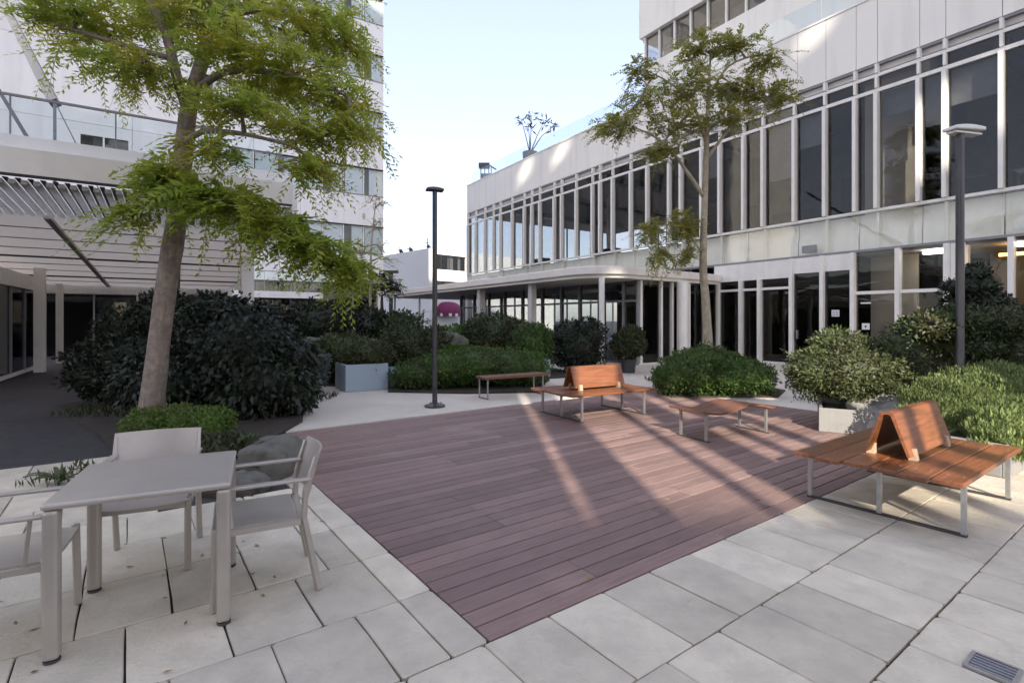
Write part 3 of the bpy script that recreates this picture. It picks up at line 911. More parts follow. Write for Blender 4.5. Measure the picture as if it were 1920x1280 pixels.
while a < CA1 - 0.2:
    L = min(1.42, CA1 - a)
    lb('glass_pane', X['glass_clear'], (a + 0.012, a + L - 0.012, 0.255, 0.27, 4.722, 5.36))
    lb('glass_post', X['grey_metal'], (a - 0.011, a + 0.011, 0.245, 0.28, 4.722, 5.38))
    a += 1.42
lb('top_rail', X['grey_metal'], (CA0, CA1, 0.24, 0.285, 5.381, 5.42))
# slanting struts above the terrace
brace = thing('steel_strut', 'thick grey slanting strut rising from a slim post over the terrace railing', 'strut', (-9.6, 10.9, 4.44))
MB().tube([(-9.62, 10.95, 4.44), (-9.62, 10.95, 6.2)], 0.03, 8).build('post', X['grey_metal'], brace)
MB().bar((-9.62, 10.95, 6.15), (-15.6, 15.9, 11.4), 0.17).build('beam', X['strut'], brace)
MB().tube([(-9.62, 10.95, 6.2), (-8.9, 11.2, 4.44)], 0.012, 6).build('stay', X['grey_metal'], brace)
brace2 = thing('steel_strut', 'thin black slanting strut at the left end of the terrace railing', 'strut', (-8.7, 9.55, 4.44))
MB().bar((-8.55, 9.5, 4.44), (-10.9, 11.0, 6.55), 0.06).build('beam', X['dark_line'], brace2)
# dark glazed pavilion under the canopy
pav = thing('glass_pavilion', 'dark glazed pavilion beneath the terrace canopy, left edge', 'pavilion', FL.p(-1.45, 5.0))
def pb(name, material, *boxes):
    mb = MB(FL)
    for q in boxes:
        mb.box(*q)
    return mb.build(name, material, pav)
for i in range(4):
    b0 = 5.0 + i * 1.6
    pb('glass_pane', X['glass_blue'], (-1.50, -1.485, b0 + 0.035, b0 + 1.565, 0.10, 2.55))
    pb('mullion', X['grey_metal'], (-1.54, -1.44, b0 - 0.035, b0 + 0.035, 0.10, 2.55))
    pb('glass_pane', X['glass_blue'], (-1.505 - i * 1.4, -1.505 - i * 1.4 - 1.36, 4.985, 5.0, 0.10, 2.55))
pb('base_rail', X['metal_white'], (-1.55, -1.43, 5.0, 11.4, 0.0, 0.098))
pb('top_beam', X['metal_white'], (-1.58, -1.40, 4.9, 11.45, 2.552, 2.98))
pb('inner_wall', X['inner_black'], (-6.4, -6.2, 5.1, 11.4, 0, 2.9), (-6.2, -1.6, 11.3, 11.4, 0, 2.9))
pb('roof', X['metal_white'], (-6.4, -1.6, 4.9, 11.4, 2.982, 3.06))

# ------------------------------------------------------------------ white building closing the view
FW = Frame((-9.5, 60.0), (0.72, 0.70), (0.70, -0.72))
far = thing('white_building', 'plain white three-storey building closing the gap behind the lamp post', 'building', FW.p(0, 0))
def wb(name, material, *boxes):
    mb = MB(FW)
    for q in boxes:
        mb.box(*q)
    return mb.build(name, material, far)
FH = 9.9
HOLE = [(0.5, 5.4, 7.55, 9.3), (0.5, 5.6, 5.2, 6.2)]
wb('wall', X['far_white'], (0, 22, -0.3, 0, 9.3, FH), (0, 0.5, -0.3, 0, 0, 9.3), (5.4, 22, -0.3, 0, 6.2, 9.3), (5.6, 22, -0.3, 0, 0, 6.2), (0.5, 5.4, -0.3, 0, 6.2, 7.55), (0.5, 5.6, -0.3, 0, 0, 5.2), (5.4, 5.6, -0.3, 0, 6.2, 6.2001))
wb('side_wall', X['far_white'], (0, 0.3, -14, -0.301, 0, FH))
wb('rear_wall', X['inner_dark_reflect'], (0.31, 22, -3.2, -3.0, 0, FH - 0.3))
wb('roof', X['far_white'], (0.31, 22, -14, -0.301, FH - 0.35, FH - 0.1))
for i in range(4):
    wb('window_pane', X['glass'], (0.5 + i * 1.225 + 0.03, 0.5 + i * 1.225 + 1.195, -0.2, -0.18, 7.55, 9.3))
    wb('window_frame', X['dark_line'], (0.5 + i * 1.225 - 0.03, 0.5 + i * 1.225 + 0.03, -0.22, -0.12, 7.55, 9.3))
wb('curtain', X['curtain'], (2.9, 3.7, -0.45, -0.4, 7.55, 9.3), (4.4, 4.8, -0.45, -0.4, 7.55, 9.3))
for (a, b, h) in ((0.4, -1.0, 1.3), (0.3, -4.6, 0.7), (0.3, -6.8, 0.9)):
    x, y, _ = FW.p(a, b)
    MB().tube([(x, y, FH - 0.1), (x, y, FH + h)], 0.05, 5).tube([(x - 0.35, y, FH + h * 0.55), (x + 0.35, y, FH + h * 0.55)], 0.04, 4).tube([(x, y, FH + 0.15), (x + 0.3, y, FH + 0.4)], [0.25, 0.28], 8).build('antenna', X['dark_line'], far)
x, y, _ = FW.p(3.1, 0.02)
aw = thing('awning', 'rounded magenta awning with a scalloped edge on the far white wall', 'awning', (x, y, 2.3))
dm = MB(FW)
NU_, NV_ = 20, 8
for j in range(NV_ + 1):
    for i in range(NU_ + 1):
        u = -1 + 2 * i / NU_
        h_ = max(0.0, 1 - abs(u) ** 3.2) ** 0.5
        v_ = math.pi / 2 * j / NV_
        dm.v.append(FW.p(2.65 + 1.78 * u, 0.03 + 1.33 * h_ * math.cos(v_) + 0.02, 2.38 + 1.4 * h_ * math.sin(v_)))
for j in range(NV_):
    for i in range(NU_):
        q = j * (NU_ + 1) + i
        dm.f.append((q, q + 1, q + NU_ + 2, q + NU_ + 1))
dm.build('canopy_cloth', X['magenta'], aw)
for k in range(8):
    a0 = 0.9 + k * 0.44
    bb = 1.33 * max(0.0, 1 - abs((a0 + 0.21 - 2.65) / 1.78) ** 3.2) ** 0.5
    MB(FW).strip([(bb, 2.4), (bb + 0.045, 2.4), (bb + 0.045, 2.05), (bb, 2.05)], a0 + 0.02, a0 + 0.40).build('scallop', X['magenta'] if k % 2 else X['paper'], aw)

# ------------------------------------------------------------------ unseen blockers added behind the camera to shade the plaza
T_EL = math.tan(R(SUN_EL))
def pierced_wall(mb, y0, y1, x0, x1, z1, holes):
    xs = sorted({x0, x1, *[h[0] for h in holes], *[h[1] for h in holes]})
    for xa, xb in zip(xs[:-1], xs[1:]):
        hs = sorted([(h[2], h[3]) for h in holes if h[0] <= xa + 1e-6 and h[1] >= xb - 1e-6])
        z = 0.0
        for a_, b_ in hs:
            if a_ > z:
                mb.box(xa, xb, y0, y1, z, a_)
            z = max(z, b_)
        if z < z1:
            mb.box(xa, xb, y0, y1, z, z1)
rear = thing('rear_sun_blocker', 'unseen broad grey wall added behind the viewer to shade the plaza', 'building', (0, -45, 0))
WY = -45.0
def hole_for(xa, xb, ya, yb, za, zb):
    """opening that lets the sun reach the box (xa..xb, ya..yb, za..zb)"""
    sx = SUN_AZ[0]
    return (xa + sx * (ya - WY), xb + sx * (yb - WY), za + T_EL * (ya - WY), zb + T_EL * (yb - WY))
holes = [hole_for(0.1, 6.6, 4.5, 11.3, 0.0, 0.2),  # openings shaped to throw deck streaks and sun patches
         hole_for(0.55, 1.15, 32.6, 32.6, 10.7, 11.9), hole_for(2.5, 3.1, 29.5, 29.5, 11.0, 12.0), hole_for(10.2, 10.6, 18.2, 18.2, 11.0, 12.0), hole_for(11.7, 12.7, 16.9, 16.9, 5.0, 7.4), hole_for(4.9, 6.9, 6.5, 6.5, 0.6, 1.4),
         hole_for(1.55, 1.95, 20.2, 20.2, 3.0, 3.6), hole_for(3.3, 3.8, 17.0, 17.0, 3.0, 3.6)]
mb = MB()
pierced_wall(mb, WY - 0.4, WY, -20, 17.6, 60, holes)
mb.build('wall', X['blocker_wall'], rear)
# slabs added behind the camera, their gaps shaped to cast the sun streaks
lanes = [(0.41, 0.52), (1.17, 1.95), (2.12, 2.40), (2.93, 3.20), (3.42, 3.78), (4.05, 5.6)]
CY = -9.0
edges = [(-0.6, lanes[0][0])] + [(lanes[i][1], lanes[i + 1][0]) for i in range(len(lanes) - 1)] + [(5.6, 7.2)]
for i, (xa, xb) in enumerate(edges):
    xa += SUN_AZ[0] * (7.0 - CY); xb += SUN_AZ[0] * (7.0 - CY)
    c = thing('streak_screen', ('slim' if xb - xa < 0.35 else 'broad') + ' unseen grey slab added behind the viewer to shape sun streaks', 'wall', ((xa + xb) / 2, CY, 0), 'unseen slabs added to shape sun streaks')
    MB().box(xa, xb, CY - 0.12, CY, -0.05, 11.6).build('slab', X['blocker_wall'], c)

# ------------------------------------------------------------------ vegetation builders
def lobes_points(rng, lobes, n, inner=0.25):
    """points and outward normals spread over the outer shell of a union of ellipsoids"""
    lob = np.array(lobes, float)
    area = (lob[:, 3] * lob[:, 4] + lob[:, 3] * lob[:, 5] + lob[:, 4] * lob[:, 5])
    P, N = [], []
    ph = rng.uniform(0, 6.28, (len(lob), 6))
    for i, L in enumerate(lob):
        m = int(n * area[i] / area.sum()) + 1
        d = nrm(rng.normal(size=(m, 3)))
        bump = 1 + 0.10 * np.sin(d[:, 0] * 5 + ph[i, 0]) * np.sin(d[:, 1] * 6 + ph[i, 1]) + 0.08 * np.sin(d[:, 2] * 9 + ph[i, 2] + d[:, 0] * 7)
        bump *= 1 + 0.07 * np.sin(d[:, 0] * 13 + ph[i, 3]) * np.sin(d[:, 1] * 11 + ph[i, 4]) * np.sin(d[:, 2] * 12 + ph[i, 5])
        r = bump * (1 - inner * rng.random(m) ** 1.6 + 0.08 * rng.random(m) ** 4)
        p = L[:3] + d * L[3:6] * r[:, None]
        keep = p[:, 2] > 0.02
        for j, Q in enumerate(lob):
            if j != i:
                keep &= (((p - Q[:3]) / Q[3:6]) ** 2).sum(1) > 0.72
        P.append(p[keep]); N.append(nrm(d / L[3:6])[keep])
    return np.concatenate(P), np.concatenate(N)

def core_quads(lobes, k=0.8, nu=14, nv=8):
    out = []
    for (cx, cy, cz, rx, ry, rz) in lobes:
        for i in range(nu):
            for j in range(nv):
                q = []
                for (a, b) in ((i, j), (i + 1, j), (i + 1, j + 1), (i, j + 1)):
                    t = 2 * math.pi * a / nu; f = math.pi * (b / nv - 0.5)
                    w = k * (1 + 0.06 * math.sin(3 * t + b) + 0.05 * math.sin(5 * t + 2 * b)) if 0 < b < nv else k
                    q.append((cx + rx * w * math.cos(f) * math.cos(t), cy + ry * w * math.cos(f) * math.sin(t), max(0.0, cz + rz * w * math.sin(f))))
                out.append(q)
    return np.array(out)

def shrub(label, cx, cy, lobes, n, leaf, material, cat='shrub', name='shrub', group=None, aspect=0.5, style='leaf', seed=0, core=0.80, stem=None, zbase=0.0, inner=0.34, shoots=None):
    rng = np.random.default_rng(seed + int(abs(cx * 131 + cy * 17)))
    root = thing(name, label, cat, (cx, cy, zbase), group)
    p, nr = lobes_points(rng, lobes, n, inner)
    m = len(p)
    if style == 'leaf':
        d = nrm(nr * 0.7 + rng.normal(size=(m, 3)) * 0.6 + np.array([0, 0, 0.15]))
        up = nrm(nr + rng.normal(size=(m, 3)) * 0.5)
        L = leaf * rng.uniform(0.45, 1.5, m)
        V = leaf_quads(p, d, up, L, L * aspect)
    elif style == 'blade':
        d = nrm(nr * 0.35 + rng.normal(size=(m, 3)) * 0.28 + np.array([0, 0, 1.0]))
        up = nrm(rng.normal(size=(m, 3)) + np.array([0, -0.5, 0.2]))
        L = leaf * rng.uniform(0.5, 1.5, m)
        V = leaf_quads(p - d * L[:, None] * 0.3, d, up, L, L * aspect)
    else:                             # drooping
        d = nrm(nr * 0.6 + rng.normal(size=(m, 3)) * 0.4 + np.array([0, 0, -0.65]))
        up = nrm(nr * 0.8 + rng.normal(size=(m, 3)) * 0.4)
        L = leaf * rng.uniform(0.6, 1.5, m)
        V = leaf_quads(p, d, up, L, L * aspect)
    ns = int(60 * sum(l[3] * l[4] for l in lobes) ** 0.5) if shoots is None else shoots
    if ns and style != 'blade':
        k = rng.choice(m, ns)
        sd = nrm(nr[k] + rng.normal(size=(ns, 3)) * 0.3 + np.array([0, 0, 0.35 if style == 'leaf' else -0.1]))
        V = np.concatenate([V, spray_quads(rng, p[k] - sd * 0.08, sd, rng.uniform(0.12, 0.30, ns) * (1 + leaf * 3), 9, leaf * 0.95, aspect, 0.3)])
    if core:
        V = np.concatenate([V, core_quads([(l[0], l[1], l[2], *l[3:6]) for l in lobes], core)])
    V[:, :, 2] -= 0.0
    o = finish('foliage', quads_mesh('foliage', V), material, root)
    st = MB()
    z1 = max(l[2] for l in lobes)
    for k in range(3):
        l = lobes[k % len(lobes)]
        st.tube([(0.06 * k - 0.06, 0.03 * k, -0.03), (l[0] * 0.5, l[1] * 0.5, l[2] * 0.5), (l[0] * 0.8, l[1] * 0.8, l[2])], [0.03, 0.022, 0.012], 5)
    me = bpy.data.meshes.new('stem'); me.from_pydata(st.v, [], st.f)
    finish('stem', me, X['bark_dark'], root)
    return root

def spray_quads(rng, org, dirs, length, nl, leaf, aspect, droop=0.5):
    """flat feathery sprays: leaflets in two rows along a drooping stalk"""
    n = len(org)
    dirs = nrm(dirs)
    up = nrm(np.array([0, 0, 1.0]) + rng.normal(size=(n, 3)) * 0.35)
    side = nrm(np.cross(dirs, up))
    nup = np.cross(side, dirs)
    s = (np.arange(nl) + 0.7) / nl
    sg = np.where(np.arange(nl) % 2 == 0, 1.0, -1.0)
    S_ = s[None, :, None]; Ln = length[:, None, None]
    p = org[:, None] + dirs[:, None] * Ln * S_ + np.array([0, 0, -1.0]) * droop * Ln * S_ ** 2
    d = side[:, None] * sg[None, :, None] * 0.8 + dirs[:, None] * 0.65 + np.array([0, 0, -0.35]) * S_ + rng.normal(size=(n, nl, 3)) * 0.16
    nn = nup[:, None] + rng.normal(size=(n, nl, 3)) * 0.3
    L = leaf * (1.15 - 0.5 * S_[..., 0]) * rng.uniform(0.7, 1.3, (n, nl))
    p, d, nn, L = p.reshape(-1, 3), d.reshape(-1, 3), nn.reshape(-1, 3), L.reshape(-1)
    return leaf_quads(p, d, nn, L, L * aspect)

def crown_parts(rng, root, base, pads, material, per=60, spray_len=0.42, nl=16, leaf=0.07, aspect=0.34, droop=0.45, twig_mb=None, anchors=None, flat=0.35):
    org, dr = [], []
    for (x, y, z, rx, ry, rz, *w) in pads:
        m = int(per * (w[0] if w else 1.0))
        u = rng.normal(size=(m, 3)); u = nrm(u) * rng.random((m, 1)) ** 0.45
        p = np.array([x, y, z]) + u * np.array([rx, ry, rz])
        a = np.array(anchors[np.argmin(((np.array(anchors) - (x, y, z)) ** 2).sum(1))])
        out = nrm(p - a + rng.normal(size=(m, 3)) * 0.35 + 1e-3)
        out[:, 2] *= flat
        org.append(p - out * spray_len * 0.4); dr.append(out)
        if twig_mb is not None:
            c = Vector((x, y, z)); A = Vector(a)
            mid = A.lerp(c, 0.55) + Vector((0, 0, 0.12 * (c - A).length))
            q = c - Vector((0, 0, rz * 0.4))
            twig_mb.tube([A, mid, q], [0.035, 0.024, 0.012], 6)
            for k in range(0, m, max(1, m // 14)):
                e = Vector(p[k])
                t0 = mid.lerp(q, rng.uniform(0.1, 1.0))
                twig_mb.tube([t0, t0.lerp(e, 0.5) + Vector((0, 0, 0.05)), e], [0.011, 0.008, 0.004], 4, cap=False)
    org = np.concatenate(org); dr = np.concatenate(dr)
    ln = spray_len * rng.uniform(0.6, 1.3, len(org))
    V = spray_quads(rng, org, dr, ln, nl, leaf, aspect, droop)
    # the stalk of each spray
    k0, k1 = org, org + nrm(dr) * ln[:, None] * 0.55 + np.array([0, 0, -1.0]) * (droop * ln * 0.3)[:, None]
    k2 = org + nrm(dr) * ln[:, None] * 1.05 + np.array([0, 0, -1.0]) * (droop * ln * 1.1)[:, None]
    sd = nrm(np.cross(nrm(dr), np.array([0.1, 0.2, 1.0]))) * 0.006
    V = np.concatenate([V, np.stack([k0 - sd, k0 + sd, k1 + sd * .7, k1 - sd * .7], 1), np.stack([k1 - sd * .7, k1 + sd * .7, k2 + sd * .3, k2 - sd * .3], 1)])
    V = V - np.array(base)
    return finish('crown', quads_mesh('crown', V), material, root)

def smooth_path(pts, radii, sub=4):
    """Catmull-Rom resampling so that trunks bend instead of kinking"""
    P = [Vector(p) for p in pts]
    out, rr = [], []
    for i in range(len(P) - 1):
        p0 = P[max(i - 1, 0)]; p1 = P[i]; p2 = P[i + 1]; p3 = P[min(i + 2, len(P) - 1)]
        for k in range(sub):
            t = k / sub
            out.append(0.5 * ((2 * p1) + (p2 - p0) * t + (2 * p0 - 5 * p1 + 4 * p2 - p3) * t * t + (3 * p1 - p0 - 3 * p2 + p3) * t ** 3))
            rr.append(radii[i] * (1 - t) + radii[i + 1] * t)
    out.append(P[-1]); rr.append(radii[-1])
    return out, rr

def trunk_mesh(mb, pts, radii, n=14, rough=0.05, sub=4):
    p, r = smooth_path(pts, radii, sub)
    i0 = len(mb.v)
    mb.tube(p, r, n)
    for k in range(len(p)):
        for j in range(n):
            v = Vector(mb.v[i0 + k * n + j]); c = p[k]
            mb.v[i0 + k * n + j] = tuple(c + (v - c) * (1 + rough * math.sin(j * 2.3 + k * 0.7) + random.uniform(-rough, rough)))

# ------------------------------------------------------------------ the two trees that rise over the plaza
TX, TY = -5.23, 7.5
t1 = thing('leaning_tree', 'big leaning tree with feathery yellow-green crown behind the metal table', 'tree', (TX, TY, 0))
rng = np.random.default_rng(3)
TRUNK = [(-5.26, 7.5, -0.05), (-5.22, 7.5, 0.15), (-5.09, 7.5, 1.22), (-4.96, 7.5, 2.21), (-4.83, 7.5, 3.06), (-4.74, 7.5, 3.9), (-4.65, 7.5, 4.67), (-4.42, 7.55, 5.6), (-4.19, 7.6, 6.5), (-4.0, 7.7, 7.6)]
mb = MB()
trunk_mesh(mb, TRUNK, [0.21, 0.165, 0.142, 0.135, 0.13, 0.122, 0.105, 0.085, 0.065, 0.03], 16, 0.035)
LIMBS = [
    ([(-4.66, 7.5, 4.6), (-4.78, 7.4, 5.1), (-4.85, 7.3, 5.6), (-5.1, 7.2, 6.2), (-5.3, 7.2, 6.9)], [0.085, 0.07, 0.06, 0.045, 0.02]),
    ([(-4.6, 7.5, 4.85), (-4.1, 7.3, 5.05), (-3.5, 7.1, 5.0), (-2.8, 7.0, 4.85), (-2.2, 7.0, 4.6)], [0.06, 0.05, 0.04, 0.03, 0.012]),
    ([(-4.78, 7.45, 3.5), (-4.45, 7.2, 3.45), (-3.9, 7.1, 3.3), (-3.2, 7.1, 2.95), (-2.5, 7.2, 2.5)], [0.05, 0.042, 0.034, 0.026, 0.01]),
    ([(-4.8, 7.4, 5.3), (-5.3, 7.1, 5.35), (-5.9, 7.0, 5.5), (-6.5, 7.1, 5.7)], [0.045, 0.035, 0.025, 0.01]),
    ([(-4.74, 7.5, 4.1), (-4.3, 7.2, 4.2), (-3.6, 7.0, 4.1), (-2.9, 6.9, 3.9)], [0.05, 0.04, 0.03, 0.012]),
    ([(-4.4, 7.55, 5.6), (-3.8, 7.3, 5.9), (-3.1, 7.4, 6.0), (-2.5, 7.6, 6.0)], [0.05, 0.04, 0.03, 0.012]),
    ([(-4.3, 7.55, 6.0), (-4.5, 8.2, 6.4), (-4.6, 8.8, 6.6)], [0.05, 0.035, 0.012]),
]
anch = []
for pts, rad in LIMBS:
    trunk_mesh(mb, pts, rad, 8, 0.04, 3)
    anch += [p for p in smooth_path(pts, rad, 3)[0][2:]]
anch = [tuple(a) for a in anch]
PADS = [(-6.4, 7.3, 5.85, .5, .7, .42), (-5.8, 7.0, 5.75, .75, .9, .42, 1.3), (-5.5, 7.2, 5.15, .6, .8, .26, .9), (-4.95, 7.0, 5.0, .55, .8, .22, .8),
        (-5.1, 7.8, 6.15, 1.0, 1.0, .4, 1.5), (-4.2, 7.2, 5.95, .8, 1.0, .38, 1.3), (-3.7, 7.0, 5.25, .8, .9, .34, 1.2), (-3.05, 7.6, 5.85, .7, .9, .4, 1.2),
        (-2.5, 7.8, 5.85, .42, .7, .45), (-3.05, 7.2, 5.0, .85, .9, .38, 1.4), (-2.45, 7.3, 4.7, .55, .8, .36, 1.0), (-2.75, 7.0, 4.15, .75, .8, .34, 1.2),
        (-2.15, 7.1, 4.2, .40, .6, .28, .7), (-3.6, 6.9, 4.4, .7, .8, .28, 1.1), (-2.65, 6.9, 3.65, .45, .6, .22, .7), (-4.05, 6.9, 3.85, .5, .6, .28, .6),
        (-4.4, 8.4, 6.7, 1.2, 1.0, .45, 1.5), (-3.2, 8.2, 6.8, 1.1, 1.0, .4, 1.3), (-5.9, 7.9, 6.7, .9, .9, .4), (-3.9, 8.3, 5.4, .9, .6, .4, .8)]
PADS = [(p[0], p[1], p[2], p[3] * .92, p[4], p[5] * .62, *p[6:]) for p in PADS]
crown_parts(rng, t1, (TX, TY, 0), PADS, X['leaf_tree'], flat=0.5, per=66, spray_len=0.62, nl=22, leaf=0.105, aspect=0.34, droop=0.36, twig_mb=mb, anchors=anch)
LOW = [(-4.3, 7.0, 3.3, .55, .6, .24, .8), (-3.7, 7.0, 3.15, .6, .6, .24, .9), (-3.2, 7.1, 2.85, .6, .6, .24, .9), (-2.7, 7.3, 2.6, .55, .6, .22, .9), (-2.4, 7.5, 2.35, .4, .5, .2, .7),
       (-4.75, 7.0, 3.55, .35, .4, .22, .5), (-5.1, 7.0, 3.05, .3, .4, .22, .3)]
lo = crown_parts(rng, t1, (TX, TY, 0), LOW, X['leaf_low'], per=95, spray_len=0.6, nl=20, leaf=0.125, aspect=0.36, droop=0.5, twig_mb=mb, anchors=anch)
lo.name = 'lower_branch_leaves'
tr = mb.build('trunk', X['bark'], t1, smooth=True)

t2 = thing('slender_tree', 'slender olive-leaved tree before the white office building', 'tree', (5.28, 14.0, 0))
mb = MB()
trunk_mesh(mb, [(5.30, 14, -0.05), (5.28, 14, 0.9), (5.2, 14, 2.2), (5.14, 14, 3.1), (5.18, 14, 4.8), (5.24, 14, 6.6), (5.3, 14, 8.0), (5.35, 14, 8.9)], [0.16, 0.125, 0.105, 0.095, 0.085, 0.065, 0.04, 0.015], 12, 0.03)
LIMBS = [
    ([(5.17, 14, 4.9), (4.75, 13.9, 5.45), (4.33, 13.8, 5.95), (3.8, 13.7, 6.4), (3.0, 13.6, 6.7)], [0.06, 0.05, 0.042, 0.03, 0.01]),
    ([(5.24, 14, 6.3), (4.9, 13.9, 7.2), (4.3, 13.8, 7.8), (3.6, 13.8, 8.2)], [0.05, 0.04, 0.03, 0.01]),
    ([(5.22, 14, 5.9), (5.8, 13.9, 6.7), (6.4, 13.9, 7.3), (7.2, 13.9, 7.6)], [0.05, 0.04, 0.03, 0.01]),
    ([(5.3, 14, 7.6), (5.8, 14, 8.4), (6.5, 14, 8.7), (7.0, 14, 8.7)], [0.04, 0.03, 0.02, 0.01]),
    ([(5.15, 14, 3.3), (4.8, 13.9, 3.8), (4.3, 13.8, 4.1), (3.7, 13.8, 4.1)], [0.03, 0.024, 0.018, 0.006]),
    ([(5.3, 14, 7.9), (5.0, 14.3, 8.6), (4.9, 14.5, 9.0)], [0.03, 0.02, 0.008]),
]
anch = []
for pts, rad in LIMBS:
    trunk_mesh(mb, pts, rad, 7, 0.04, 3)
    anch += [tuple(p) for p in smooth_path(pts, rad, 3)[0][2:]]
PADS2 = [(2.75, 13.7, 6.75, .6, .8, .32), (3.4, 13.8, 7.4, .55, .9, .32, .7), (3.35, 13.8, 8.2, .42, .6, .3, .6), (4.4, 13.8, 6.75, .8, 1, .34, 1.1), (4.65, 13.9, 7.75, .8, 1, .42, 1.2),
         (5.1, 14, 8.9, .8, .9, .38, 1.1), (6.0, 14, 9.0, .6, .8, .26, .8), (5.95, 14, 7.85, .8, 1, .32, 1.1), (6.85, 14, 8.55, .55, .7, .17, .6), (6.9, 13.9, 7.6, .75, .8, .24, 1),
         (5.7, 13.8, 6.95, .7, .9, .24, .9), (3.95, 13.7, 6.05, .55, .7, .2, .6), (3.7, 13.8, 4.0, .38, .5, .36, .6), (4.55, 13.9, 4.15, .45, .6, .42, .8), (4.75, 13.9, 3.35, .3, .4, .22, .3), (3.9, 13.8, 3.3, .3, .4, .25, .3)]
crown_parts(rng, t2, (5.28, 14.0, 0), PADS2, X['leaf_right'], per=84, spray_len=0.55, nl=19, leaf=0.12, aspect=0.36, droop=0.35, twig_mb=mb, anchors=anch)
mb.build('trunk', X['bark_pale'], t2, smooth=True)

# ------------------------------------------------------------------ street lamps
def lamp_post(label, x, y, rz, head, hmat):
    t = thing('lamp_post', label, 'lamp post', (0, 0, 0), 'lamp posts on the plaza')
    MB().tube([(0, 0, 0.0), (0, 0, 0.03), (0, 0, 0.06), (0, 0, 0.075)], [0.19, 0.19, 0.10, 0.07], 24).build('base_plate', X['lamp_metal'], t)
    MB().tube([(0, 0, 0.05), (0, 0, 3.98)], [0.048, 0.044], 20).build('pole', X['lamp_metal'], t, smooth=False)
    for k in range(4):
        a = k * math.pi / 2 + 0.4
        MB().tube([(0.135 * math.cos(a), 0.135 * math.sin(a), 0.03), (0.135 * math.cos(a), 0.135 * math.sin(a), 0.075)], 0.012, 6).build('bolt', X['steel'], t)
    h = MB(Frame((0, 0), (1, 0)))
    n = 10
    pts = []
    for k in range(n + 1):
        u = k / n
        pts.append((head[0] + (head[1] - head[0]) * u, 4.03 + 0.022 * math.sin(math.pi * u) + head[2] * u))
    prof = pts + [(a, z - 0.045 - 0.018 * math.sin(math.pi * i / n)) for i, (a, z) in reversed(list(enumerate(pts)))]
    i0 = len(h.v); m = len(prof)
    for b in (-0.09, 0.09):
        for a, z in prof:
            h.v.append((a, b, z))
    for k in range(m):
        j = (k + 1) % m
        h.f.append((i0 + k, i0 + j, i0 + m + j, i0 + m + k))
    for k in range(n):
        h.f.append((i0 + k + 1, i0 + k, i0 + m - 1 - k, i0 + m - 2 - k))
        h.f.append((i0 + m + k, i0 + m + k + 1, i0 + 2 * m - 2 - k, i0 + 2 * m - 1 - k))
    h.build('lamp_head', hmat, t, bevel=0.012)
    MB().box(head[0] + 0.03, head[1] - 0.03, -0.06, 0.06, 3.955, 3.975).build('lens', X['paper'], t) if head[1] > 0.3 else None
    t.location = (x, y, 0); t.rotation_euler = (0, 0, rz)
    return t
lamp_post('dark slim lamp post with a flat head in the middle of the plaza', -1.43, 9.64, 0.35, (-0.16, 0.16, 0.0), X['lamp_metal'])
lamp_post('tall lamp post with a long white-topped head behind the right-hand shrubs', 5.68, 6.6, 0.25, (-0.18, 0.32, 0.02), X['lamp_white'])
fl = thing('lamp_post', 'tiny distant lamp post beside the round dark tree', 'lamp post', (-9.3, 40, 0))
MB().tube([(-9.3, 40, 0), (-9.3, 40, 5.2)], 0.16, 8).build('pole', X['lamp_metal'], fl)
MB().box(-9.95, -8.7, 39.85, 40.15, 5.2, 5.4).build('lamp_head', X['lamp_metal'], fl)

# ------------------------------------------------------------------ metal table and three armchairs
tbl = thing('metal_table', 'square taupe metal table with thick legs, front left', 'table', (0, 0, 0))
H = 0.39
MB().box(-H, H, -H, H, 0.715, 0.745).build('tabletop', X['taupe'], tbl, bevel=0.012)
for sx in (-1, 1):
    for sy in (-1, 1):
        x0, y0 = sx * (H - 0.036), sy * (H - 0.036)
        MB().box(x0 - 0.033, x0 + 0.033, y0 - 0.033, y0 + 0.033, 0.012, 0.714).build('leg', X['taupe'], tbl, bevel=0.018)
for q in ((-H + 0.08, H - 0.08, -0.02, 0.02),):
    MB().box(*q, 0.695, 0.7145).build('stiffener', X['taupe'], tbl)
for sx in (-1, 1):
    for sy in (-1, 1):
        MB().tube([(sx * (H - 0.036), sy * (H - 0.036), 0.0), (sx * (H - 0.036), sy * (H - 0.036), 0.012)], 0.034, 12).build('foot', X['dark_line'], tbl)
tbl.location = (-2.0, 2.92, 0); tbl.rotation_euler = (0, 0, R(26))

